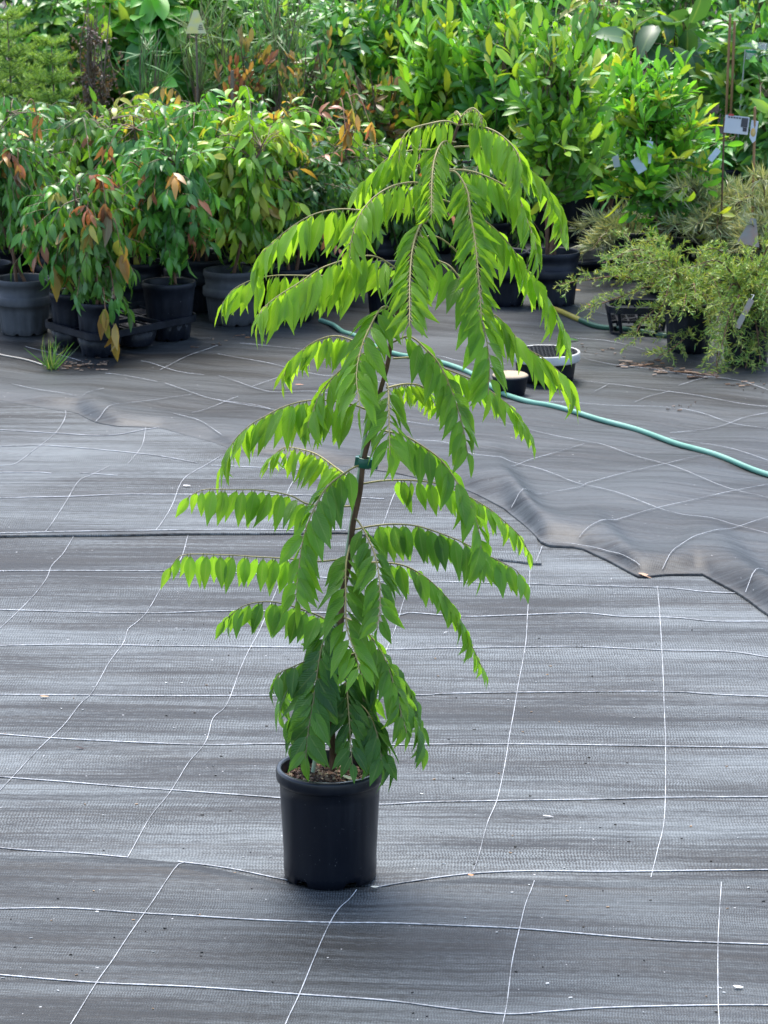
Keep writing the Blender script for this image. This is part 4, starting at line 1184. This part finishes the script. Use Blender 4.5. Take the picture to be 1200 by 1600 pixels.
spray_plant('golden tea tree at the right edge, its drooping sprays nearly touching the mat', 'potted_tea_tree', 'tea tree', 'golden tea trees on the right', gB_,
            pb + fan(1165, 485, YB, 20, 1075, 1260, 390, 520) + fan(1165, 490, YB, 12, 1090, 1250, 500, 585), 'tea', sub=26, per=32, sublen=.11, pot=('plain', .17, .085, .07))
# silvery ferny grevilleas
for lb, cx, cy, Y, bx in [('silvery fern-leaved shrub behind the golden tea trees, right of the brown trunk', 1120, 400, 10.6, (1040, 1200, 255, 390)),
                          ('silvery fern-leaved shrub at the right edge beside the pinkish tag', 1195, 400, 10.4, (1140, 1270, 270, 400)),
                          ('pale feathery shrub with sparse arching twigs left of the brown trunk', 985, 400, 10.9, (915, 1010, 330, 395))]:
    g_ = ground_at(cx, Y); g_[2] = .03
    spray_plant(lb, 'potted_fern_shrub', 'potted shrub', 'silvery fern-leaved shrubs', g_, fan(cx, cy, Y, 20 if cx > 1000 else 9, *bx), 'silver', sub=24, per=20, sublen=.09, pot=P_S, twigc=(.2, .2, .1))
# pots at the right with low crowns, filling the rows
GQ = 'pots in the back rows on the right'
for px, Y, bx, lb in [(905, 11.9, (850, 960, 200, 310), 'shrub in a big black pot behind the grey timber plank'),
                      (972, 11.8, (915, 1030, 200, 310), 'shrub in a black pot right of the timber plank, under the blue tags'),
                      (1045, 11.9, (990, 1100, 180, 320), 'shrub in a black pot behind the brown trunk of the tagged bush'),
                      (1115, 11.7, (1055, 1170, 200, 330), 'shrub in a black pot behind the silvery fern-leaved shrubs'),
                      (1190, 11.9, (1130, 1250, 200, 330), 'shrub in a black pot at the far right behind the fruit tag'),
                      (830, 12.0, (770, 890, 220, 320), 'shrub in a black pot behind the right tip of the curry tree'),
                      (700, 12.1, (640, 770, 240, 330), 'shrub in a black pot straight behind the curry tree trunk top')]:
    shrub('potted_shrub', lb, 'potted shrub', GQ, px, Y, bx, 'mixed', 60, 10, ('plain', .34, .14, .12), stems=2, low=.4, depth=.25)
# pots directly behind the curry tree
for px, Y, lb in [(608, 10.1, 'empty bluish black pot behind the curry tree trunk'), (788, 10.35, 'empty black pot left of the pot with two brown stems')]:
    g_ = ground_at(px, Y); g_[2] = float(back_z(g_[0], g_[1]))
    r_ = root('plant_pot', lb, 'plant pot', g_, 'empty pots behind the curry tree')
    part('pot', pot_mesh(('sleeve', .2, .085, .07)), r_)

M['dark_plastic'] = mat_plastic('black_gear_plastic', amount=.3)
M['white_plastic'] = mat_simple('white_rim_plastic', (.5, .5, .47), .55, .4, col2=(.33, .33, .31), scale=18)
M['card_white'] = mat_simple('white_card', (.5, .52, .54), .45, .5, col2=(.42, .44, .46), scale=12)
M['card_blue'] = mat_simple('pale_blue_card', (.42, .50, .53), .4, .5, col2=(.34, .42, .45), scale=30)
M['card_pink'] = mat_simple('faded_pink_card', (.34, .22, .17), .6, .4, col2=(.25, .27, .24), scale=25)
M['card_yellow'] = mat_simple('faded_yellow_card', (.66, .58, .14), .6, .4, col2=(.5, .49, .34), scale=28)
M['ink'] = mat_simple('dark_ink', (.05, .05, .055), .5, .4, scale=40)
M['orange_ink'] = mat_simple('orange_ink', (.6, .3, .06), .5, .4, scale=90, col2=(.5, .42, .2))
M['red_ink'] = mat_simple('red_ink', (.5, .06, .05), .5, .4, scale=40)
M['bamboo'] = mat_simple('bamboo_stake', (.36, .2, .09), .5, .4, col2=(.22, .11, .05), scale=20, stretch=(1, 1, .2))
M['timber'] = mat_simple('weathered_timber', (.17, .15, .12), .8, .3, col2=(.08, .07, .055), scale=14, stretch=(.3, 4, 4), bump=.5)
M['hose'] = mat_simple('faded_green_hose', (.085, .24, .175), .5, .4, col2=(.17, .33, .26), scale=7)
M['hose_dark'] = mat_simple('dark_green_hose', (.02, .07, .045), .4, .5, col2=(.03, .09, .05), scale=9)
M['hose_yellow'] = mat_simple('yellow_hose_end', (.42, .34, .06), .45, .5, scale=12)
M['dry_leaf'] = mat_simple('dry_leaf', (1, 1, 1), .75, .3, tinted=True, scale=60, bump=.3)
M['green_strap'] = mat_simple('green_strap', (.02, .28, .12), .4, .5, scale=40)
m_, nt_, b_, o_ = newmat('clear_plastic')
b_.inputs['Base Color'].default_value = (.85, .92, .88, 1); b_.inputs['Roughness'].default_value = .12
b_.inputs['Transmission Weight'].default_value = .8; b_.inputs['IOR'].default_value = 1.2
M['clear'] = m_

# basket
bc = G(995, 522, .03); bc[2] = float(back_z(bc[0], bc[1]))
basket = root('pot_carrier', 'empty black openwork plastic basket lying on the mat left of the golden tea tree', 'basket', bc)
def oval(r, z, n=40, e=.82): 
    a = np.arange(n) * 2 * math.pi / n
    q = (np.abs(np.cos(a)) ** 4 + np.abs(np.sin(a)) ** 4) ** -.25
    return np.stack([r * q * np.cos(a), e * r * q * np.sin(a), 0 * a + z], -1)
def band(mb, r, z0, z1, th):
    n = 40
    V = np.concatenate([oval(r + th, z0), oval(r + th, z1), oval(r - th, z1), oval(r - th, z0)])
    mb.add(V, [(i * n + j, i * n + (j + 1) % n, ((i + 1) % 4) * n + (j + 1) % n, ((i + 1) % 4) * n + j) for i in range(4) for j in range(n)], 0, False)
b1 = MB(); band(b1, .105, .082, .104, .006); b1.build('rim', M['dark_plastic'], basket)
b2 = MB(); band(b2, .088, .0, .012, .006)
for k in range(5):
    y_ = (-.06, -.03, 0, .03, .06)[k]
    b2.box((0, y_, .05), (.18, .006, .008)); b2.box((y_ * 1.2, 0, .0505), (.006, .15, .009))
b2.box((0, 0, .051), (.24, .010, .0095), np.array([[.8, -.6, 0], [.6, .8, 0], [0, 0, 1]])); b2.build('grid_floor', M['dark_plastic'], basket)
for k in range(10):
    a = 2 * math.pi * (k + .5) / 10
    q = (abs(math.cos(a)) ** 4 + abs(math.sin(a)) ** 4) ** -.25
    p0 = np.array([.088 * q * math.cos(a), .82 * .088 * q * math.sin(a), .006]); p1 = np.array([.104 * q * math.cos(a), .82 * .104 * q * math.sin(a), .09])
    l_ = MB(); l_.tube([p0, (p0 + p1) / 2, p1], .0065, 5); l_.build('leg', M['dark_plastic'], basket)
# white rimmed strainer pot upside down
uc = G(852, 588, .03); uc[2] = float(back_z(uc[0], uc[1]))
ups = root('upturned_pot', 'upturned black pot with mesh base and white rim, right of the curry tree', 'plant pot', uc)
u1 = MB(); u1.lathe([(.072, 0), (.092, .004), (.094, .02), (.098, .062), (.10, .066)], (0, 0, 0), 60, 0, lambda V, a: V * np.array([1, 1, 1]) + np.stack([0 * V[:, :, 0], 0 * V[:, :, 0], 0 * V[:, :, 0]], -1)); u1.build('body', M['dark_plastic'], ups)
u2 = MB(); u2.lathe([(.104, .064), (.111, .064), (.1125, .068), (.1125, .09), (.1105, .093), (.106, .093), (.104, .09), (.104, .064)], (0, 0, 0), 72); u2.build('white_rim', M['white_plastic'], ups)
u3 = MB()
for k in range(-8, 9):
    x_ = k * .0122; l_ = 2 * math.sqrt(max(.0, .1035 ** 2 - x_ ** 2))
    if l_ > .01:
        u3.box((x_, 0, .0905), (.0036, l_, .004)); u3.box((0, x_, .0912), (l_, .0036, .004))
u3.disc((0, 0, .082), .104, 40); u3.build('mesh_base', M['dark_plastic'], ups)
# small black tub with tan lid
sc_ = G(797, 612, .03); sc_[2] = float(back_z(sc_[0], sc_[1]))
tub = root('plant_tub', 'low black tub with a tan cardboard top, behind the hose', 'tub', sc_)
t1 = MB(); t1.lathe([(.045, 0), (.047, .003), (.056, .052), (.058, .055), (.058, .06), (.055, .06), (.053, .05)], (0, 0, 0), 4 * 12, 0); t1.build('body', M['dark_plastic'], tub)
M['cardboard'] = mat_simple('tan_cardboard', (.36, .29, .2), .8, .3, col2=(.28, .22, .15), scale=30)
t2 = MB(); t2.lathe([(.001, .064), (.05, .066), (.057, .062), (.057, .059), (.001, .06)], (0, 0, 0), 40); t2.build('lid', M['cardboard'], tub)
# hoses
def hose(name, label, px, r, mats, split=None):
    p = smooth_path(np.array(px, float), 120)
    g = G(p[:, 0], p[:, 1], .03)
    g[:, 2] = back_z(g[:, 0], g[:, 1]) + r * .9
    k = np.ones(9) / 9
    zz = np.convolve(np.pad(g[:, 2], 4, 'edge'), k, 'valid'); g[:, 2] = np.maximum(zz, g[:, 2] - .002)
    mb = MB()
    if split:
        c = int(120 * split)
        mb.tube(g[:c + 1], r, 12, 1); mb.tube(g[c:], r, 12, 0)
    else: mb.tube(g, r, 14, 0)
    tag(mb.build(name, mats, loc=g[0]), label, 'hose')
hose('garden_hose', 'faded teal green garden hose curving from behind the curry tree to the right edge',
     [(500, 500), (520, 508), (537, 522), (557, 531), (587, 543), (625, 554), (662, 561), (700, 571), (740, 588), (775, 610), (800, 622), (837, 636), (908, 652), (992, 673), (1075, 702), (1137, 723), (1200, 743), (1290, 772)], .0078, [M['hose']])
hose('garden_hose', 'dark green hose with a yellow end, running behind the black basket',
     [(845, 480), (868, 488), (890, 496), (912, 502), (947, 513), (987, 521), (1030, 528), (1080, 532), (1140, 530)], .0095, [M['hose_dark'], M['hose_yellow']], .22)
# timber plank
tp0, tp1 = PY(895, 397, 11.1), PY(982, 391, 11.25)
pl = MB()
dv = unit(tp1 - tp0); cr = unit(np.cross(dv, UP)); upv = np.cross(cr, dv)
pl.box((0, 0, 0), (float(np.linalg.norm(tp1 - tp0)) + .05, .09, .035), np.stack([dv, -cr, upv], 1))
o = pl.build('timber_plank', M['timber']); o.location = tuple((tp0 + tp1) / 2)
tag(o, 'grey weathered timber plank lying between the pots right of the two brown stems', 'plank')
# support blocks under the plank
for f in (.2, .8):
    c_ = tp0 + (tp1 - tp0) * f; h_ = float(c_[2]) - .03
    kb = MB(); kb.lathe([(.001, 0), (.085, 0), (.087, .004), (.098, h_ - .02), (.104, h_ - .018), (.104, h_), (.001, h_)], (0, 0, 0), 40)
    o = kb.build('plant_pot', M['pot']); o.location = (c_[0], c_[1], .012)
    tag(o, 'upturned black pot carrying the %s end of the grey timber plank' % ('left' if f < .5 else 'right'), 'plant pot')

# tags and cards
def card(mb, c, w, h, ax, ay, mat=0, th=.0012):
    ax, ay = unit(ax), unit(ay); n = np.cross(ax, ay)
    mb.box(c, (w, h, th), np.stack([ax, ay, n], 1), mat)
def facing(tilt=0.0, lean=.1, yaw=0.0):
    ax = np.array([math.cos(tilt) * math.cos(yaw), math.cos(tilt) * math.sin(yaw), math.sin(tilt)])
    ay = unit(np.array([-math.sin(tilt), lean, math.cos(tilt)]))
    ay = unit(ay - np.dot(ay, ax) * ax)
    return ax, ay
def pxw(n, Y): return n / FPX * Y * 1.02
# white printed card
Yc = 10.35
c_ = PY(1151, 195, Yc); ax, ay = facing(-.1)
wc = root('plant_card', 'white printed plant card with a dark picture, on a thin post at right', 'plant card', (c_[0], c_[1], .03))
loc = np.array([0, 0, c_[2] - .03]); nf = -np.cross(ax, ay)
if nf[1] > 0: nf = -nf
m1 = MB(); card(m1, loc, pxw(37, Yc), pxw(27, Yc), ax, ay); m1.build('card', M['card_white'], wc)
m2 = MB()
for k in range(5): card(m2, loc + nf * .002 + ax * pxw(-13 + 4.2 * k, Yc) + ay * pxw(10.5, Yc), pxw(2.6, Yc), pxw(2.4, Yc), ax, ay, 0, .0008)
card(m2, loc + nf * .002 + ax * pxw(11.5, Yc) + ay * pxw(4.5, Yc), pxw(10, Yc), pxw(14, Yc), ax, ay, 0, .0008)
card(m2, loc + nf * .002 + ax * pxw(13, Yc) + ay * pxw(-6, Yc), pxw(6, Yc), pxw(6, Yc), ax, ay, 0, .0008)
m2.build('print', M['ink'], wc)
m4 = MB(); card(m4, loc + nf * .002 + ax * pxw(-10, Yc) + ay * pxw(14.2, Yc), pxw(8, Yc), pxw(3, Yc), ax, ay, 0, .0009); m4.build('red_strip', M['red_ink'], wc)
m3 = MB(); q_ = loc - ax * pxw(19, Yc); m3.tube([(q_[0], .004, 0), (q_[0], .004, q_[2] * .5), (q_[0], .004, q_[2] + .02)], .0035, 8); m3.build('post', M['bark'], wc)
# fruit tag on a wooden stake
c_ = PY(1177, 206, Yc - .05); ax, ay = facing(-.15)
ft = root('plant_tag', 'narrow white tag with a yellow fruit picture on a brown stake at the right edge', 'plant tag', (c_[0], c_[1], .03), 'plant tags on the right')
loc = np.array([0, 0, c_[2] - .03]); nf = np.array([0, -1.0, 0])
m1 = MB(); a_, b2_ = pxw(5.5, Yc), pxw(17, Yc)
V = [loc + ax * x + ay * y + np.array([0, t_, 0]) for t_ in (0, .0015) for x, y in ((-a_, b2_), (a_, b2_), (a_, -b2_ * .75), (a_ * .3, -b2_), (-a_ * .8, -b2_ * .55))]
m1.add(V, [(0, 1, 2, 3, 4), (9, 8, 7, 6, 5)] + [(i, i + 5, (i + 1) % 5 + 5, (i + 1) % 5) for i in range(5)], 0, False); m1.build('tag_card', M['card_white'], ft)
m2 = MB(); m2.lathe([(.0005, .0012), (pxw(3.6, Yc), .001), (pxw(3.8, Yc), 0)], (0, 0, 0), 20)
m2.V = [np.stack([v[:, 0], -v[:, 2] - .0008, v[:, 1] * 1.8], -1) + loc - ay * pxw(1, Yc) for v in m2.V]; m2.build('fruit_picture', M['orange_ink'], ft)
m3 = MB(); m3.tube([(.006, .006, 0), (.008, .006, loc[2] * .6), (.004, .006, loc[2] + .09)], .005, 8); m3.build('stake', M['bamboo'], ft)
# pale blue tags hung in the bush
def hung_tag(label, px, py, w, h, tilt, Y, mat, yaw=0.0):
    c_ = PY(px, py, Y); ax, ay = facing(tilt, .25, yaw)
    r_ = root('plant_tag', label, 'plant tag', c_, 'plant tags on the right')
    m1 = MB(); card(m1, (0, 0, 0), pxw(w, Y), pxw(h, Y), ax, ay); m1.build('tag_card', M[mat], r_)
    m2 = MB(); m2.tube([ay * pxw(h * .48, Y), ay * pxw(h * .6, Y) + np.array([.003, .004, .004]), ay * pxw(h * .5, Y) + np.array([.0, .02, .012])], .0012, 5); m2.build('tie', M['card_white'], r_)
hung_tag('squarish pale blue tag hanging tilted in the bush with the brown trunk', 998, 258, 15, 24, .55, 10.36, 'card_blue')
hung_tag('taller pale blue tag hanging beside the tilted squarish one', 1014, 238, 9, 34, -.12, 10.38, 'card_blue')
hung_tag('small pale blue tag hanging low between the bush and the white card', 1116, 242, 9, 22, -.7, 10.35, 'card_blue')
hung_tag('crumpled white tag hanging in the left of the bush with blue tags', 962, 248, 10, 26, .2, 10.45, 'card_white')
hung_tag('weathered pinkish stake tag lying in the golden tea tree', 1163, 490, 9, 50, -.5, YB - .22, 'card_pink')
# pinkish faded triangular tag
def tri_tag(label, px, py, w, h, Y, mat, stick, group=None, tilt=0.0, mk=None):
    c_ = PY(px, py, Y)
    ax, ay = facing(tilt, .12)
    r_ = root('triangular_tag', label, 'plant tag', (c_[0], c_[1], .03), group)
    loc = np.array([0, 0, c_[2] - .03])
    W_, H_ = pxw(w, Y) / 2, pxw(h, Y) / 2
    o2 = [(-W_, -H_), (W_, -H_), (W_ * .22, H_), (-W_ * .22, H_)]
    m1 = MB(); th = np.cross(ax, ay) * .0015
    V = [loc + ax * x + ay * y + s_ * th for s_ in (0, 1) for x, y in o2]
    m1.add(V, [(0, 1, 2, 3), (7, 6, 5, 4)] + [(i, i + 4, (i + 1) % 4 + 4, (i + 1) % 4) for i in range(4)], 0, False); m1.build('tag_card', M[mat], r_)
    if mk:
        m2 = MB()
        for k in range(3): card(m2, loc + ax * W_ * .45 - ay * H_ * (.62 - .16 * k) - np.array([0, .003, 0]), W_ * (.5 - .1 * k), H_ * .07, ax, ay, 0, .0006)
        m2.build('print', M['ink'], r_)
    m3 = MB(); m3.tube([(.0, .006, 0), (.003, .006, loc[2] * .5), (.0, .006, loc[2])], .0045, 8); m3.build('stake', M[stick], r_)
tri_tag('faded yellow triangular tag on a thin grey stake, top left among the shrubs', 306, 34, 32, 35, 12.0, 'card_yellow', 'bark_grey', mk=True)
tri_tag('faded pinkish wedge shaped tag at the right edge in the silvery shrub', 1173, 362, 36, 42, 10.1, 'card_pink', 'bark', tilt=-.2)
# bamboo stakes
for px, t_, b_y, lb in [(1141, 22, 120, 'bamboo stake with the yellowing leaf, left of the two at the top right'), (1148, 34, 118, 'bamboo stake right of its twin at the top right'),
                        (363, 110, 150, 'short pale stake among the small leaved bushes left of the copper bush')]:
    Y = 11.7; a_ = PY(px, t_, Y); g_ = np.array([a_[0] - .01, a_[1], .03])
    mb = MB(); mb.tube([g_, (g_ + a_) / 2, a_], .0055 if px > 1000 else .007, 8)
    tag(mb.build('bamboo_stake', M['bamboo'] if px > 1000 else M['bark_grey'], loc=g_), lb, 'stake')
# clear plastic guard with green strap
Y = 11.75; c_ = PY(1181, 80, Y)
pg_ = root('plastic_guard', 'clear plastic plant guard with a green strap on two white legs, top right corner', 'plant guard', (c_[0], c_[1], .03))
z_ = c_[2] - .03
m1 = MB()
w_, h_ = pxw(15, Y), pxw(12, Y)
m1.lathe([(w_, z_ - h_), (w_ * 1.02, z_ + h_), (w_ * .98, z_ + h_), (w_ * .96, z_ - h_)], (0, 0, 0), 32); m1.build('sleeve', M['clear'], pg_)
m2 = MB(); m2.lathe([(w_ * 1.03, z_ - .004), (w_ * 1.04, z_ + .004), (w_ * 1.03, z_ + .006), (w_ * 1.025, z_)], (0, 0, 0), 32); m2.build('strap', M['green_strap'], pg_)
for s_ in (-1, 1):
    m3 = MB(); m3.tube([(s_ * w_ * 1.9, -.01, 0), (s_ * w_ * 1.45, -.01, z_ * .7), (s_ * w_ * 1.05, -.005, z_ + h_)], .003, 8); m3.build('leg', M['white_plastic'], pg_)

# ------------------------------------------------------------------ litter on the mat
def flat_leaf(name, label, cat, px, py, zf, z0, L, wid, rz, col, curl=.3, fold=.35, group=None, shape='lance', mat='dry_leaf', lift=.0025):
    g = G(px, py, z0); g[2] = float(zf(g[0], g[1])) + lift
    mb = MB()
    d = np.array([math.cos(rz), math.sin(rz), .05])
    w = np.array([-math.sin(rz), math.cos(rz), .03])
    O = np.array([-d * L / 2 + UP * .004])
    mb.leaves(O, d[None], -w[None], np.array([L]), np.array([wid]), np.array([col]), SHAPES[shape], fold=-fold, curl=curl)
    tag(mb.build(name, M[mat], loc=None), label, cat, group)
    o = bpy.context.scene.objects[-1] if False else COL.objects[-1]
    o.location = tuple(g)
GLF = 'fallen leaves on the mat'
flat_leaf('fallen_leaf', 'curled tan leaf caught in the fold at the hem of the back mat', 'fallen leaf', 1015, 888, back_z, .03, .055, .026, .1, (.42, .27, .18), .5, group=GLF)
flat_leaf('fallen_leaf', 'tiny tan leaf on the mat far left of the potted curry tree', 'fallen leaf', 70, 1090, mid_z, .012, .020, .009, .2, (.45, .3, .18), .2, group=GLF)
flat_leaf('fallen_leaf', 'dark brown shrivelled leaf on the mat left of the potted curry tree', 'fallen leaf', 126, 1173, mid_z, .012, .022, .006, 0, (.05, .03, .03), .4, group=GLF)
flat_leaf('fallen_leaf', 'small orange tan leaf on the mat seam right of the black pot', 'fallen leaf', 736, 1368, mid_z, .02, .013, .010, .5, (.5, .24, .12), .3, group=GLF, lift=.008)
flat_leaf('fallen_petal', 'cream petal on the mat at the foot of the black pot', 'petal', 586, 1385, front_z, .02, .017, .008, .4, (.75, .7, .55), .2, group='pale petals on the mat')
flat_leaf('fallen_petal', 'white petal on the mat in the lower right corner', 'petal', 1154, 1546, front_z, .02, .018, .009, 0, (.8, .8, .78), .2, group='pale petals on the mat')
flat_leaf('fallen_petal', 'thin white sliver on the mat right of the black pot', 'petal', 857, 1280, mid_z, .012, .022, .005, 0, (.6, .6, .6), .2, group='pale petals on the mat')
flat_leaf('fallen_petal', 'small white petal on the left mat above its front edge', 'petal', 292, 758, left_z, .022, .022, .010, 0, (.7, .7, .68), .1, group='pale petals on the mat')
flat_leaf('fallen_leaf', 'fresh green leaf lying on the mat right of the curry fronds', 'fallen leaf', 896, 536, back_z, .03, .045, .022, .25, (.06, .2, .03), .3, group=GLF, mat='leaf', lift=.01)
flat_leaf('fallen_leaf', 'yellow tan leaf on the mat above the yellow hose end', 'fallen leaf', 901, 455, back_z, .03, .045, .018, .1, (.55, .36, .12), .2, group=GLF)
flat_leaf('fallen_leaf', 'orange brown leaf on the mat under the reaching tea tree spray', 'fallen leaf', 925, 477, back_z, .03, .045, .020, -.2, (.45, .2, .08), .3, group=GLF)
flat_leaf('fallen_leaf', 'thin orange leaf on the mat below the left middle fronds', 'fallen leaf', 468, 601, back_z, .03, .03, .007, 0, (.5, .24, .14), .1, group=GLF)
flat_leaf('fallen_leaf', 'pale green curry leaflet lying on the potting mix', 'fallen leaf', 545, 1205, lambda x, y: 0 * x, .0, .04, .012, -.7, (.2, .3, .1), .1, group=GLF, mat='leaf')
lo_ = COL.objects[-1]
pw_ = PY(548, 1203, Y0 - .02); lo_.location = (pw_[0], pw_[1], float(B0[2]) + ZS + .010)
rng = np.random.default_rng(9)
lit = MB()
def scatter(n, px0, px1, py0, py1, cols, smax):
    for k in range(n):
        px = rng.uniform(px0, px1); t_ = (px - px0) / max(1, px1 - px0)
        py = py0 + (py1 - py0) * t_ + rng.normal() * 4
        g = G(px, py, .03); g[2] = float(back_z(g[0], g[1])) + .004
        s_ = rng.uniform(.3, 1) ** 2 * smax
        a = rng.uniform(-.5, .5)
        R_ = np.array([[math.cos(a), -math.sin(a), 0], [math.sin(a), math.cos(a), 0], [0, 0, 1]]) @ (np.eye(3) * .9 + .1 * rot_rand(rng))
        lit.box(g, (s_, s_ * rng.uniform(.15, .4), .003), R_, 0, cols[rng.integers(len(cols))])
BC = [(.2, .11, .06), (.12, .07, .05), (.3, .2, .13), (.06, .04, .03), (.36, .27, .2)]
scatter(38, 968, 1030, 568, 574, BC, .05); scatter(45, 1020, 1120, 578, 588, BC, .05); scatter(16, 1110, 1200, 595, 612, BC, .025)
scatter(60, 85, 165, 572, 566, BC, .028); scatter(20, 300, 420, 545, 522, BC, .02); scatter(12, 905, 1000, 545, 560, BC, .02); scatter(10, 1040, 1100, 640, 636, BC, .015)
tag(lit.build('bark_litter', M['chip']), kind='stuff')
dots = MB()
for k in range(190):
    px, py = rng.uniform(0, 1200), rng.uniform(960, 1600)
    zf = front_z if py > 1386 else mid_z
    if abs(py - 1375) < 12 or (430 < px < 620 and py > 1330): continue
    g = G(px, py, .015); g[2] = float(zf(g[0], g[1])) + .001
    s_ = rng.uniform(.002, .0045)
    dots.box(g, (s_ * rng.uniform(1, 2.2), s_ * rng.uniform(.5, 1), .0015), rot_rand(rng) * .2 + np.eye(3) * .8, 0, [(.5, .5, .48), (.03, .025, .02), (.3, .2, .12), (.03, .03, .03)][rng.integers(4)])
tag(dots.build('grit', M['chip']), kind='stuff')
# grass weed
gw = G(80, 574, .03); gw[2] = float(back_z(gw[0], gw[1]))
wd = MB()
O, D, W, LL, CC = [], [], [], [], []
for k in range(46):
    a = rng.uniform(0, 6.283); sp_ = rng.uniform(.1, 1.6)
    d = unit(np.array([math.cos(a) * sp_, math.sin(a) * sp_, 1.0]))
    O.append((rng.normal() * .008, rng.normal() * .008, 0)); D.append(d); W.append(np.cross(d, (math.cos(a), math.sin(a), 0.01) + rng.normal(size=3) * .3)); LL.append(rng.uniform(.05, .13))
    CC.append(np.array([(.1, .28, .04), (.07, .2, .03), (.25, .33, .1)][rng.integers(3)]))
wd.leaves(np.array(O), np.array(D), np.array(W), np.array(LL), np.full(46, .0036), np.array(CC), ([0, .3, .6, .85, 1], [.7, 1, .8, .4, 0], [-1, 0, 1]), fold=.4, curl=rng.uniform(.1, .9, 46))
o = wd.build('grass_tuft', M['leaf']); o.location = tuple(gw)
tag(o, 'tuft of bright green grass growing through the mat before the carry tray', 'grass tuft')
# straw coloured dry stalk at the left edge
st_ = MB(); p = smooth_path(np.array([(-30, 545), (0, 556), (30, 563), (66, 571)], float), 20)
g = G(p[:, 0], p[:, 1], .03); g[:, 2] = back_z(g[:, 0], g[:, 1]) + .004
st_.tube(g, .0025, 6, 0, (.5, .45, .38))
tag(st_.build('dry_stalk', M['twig'], loc=g[0]), 'pale dry stalk lying on the mat at the left edge beside the grass tuft', 'dry stalk')
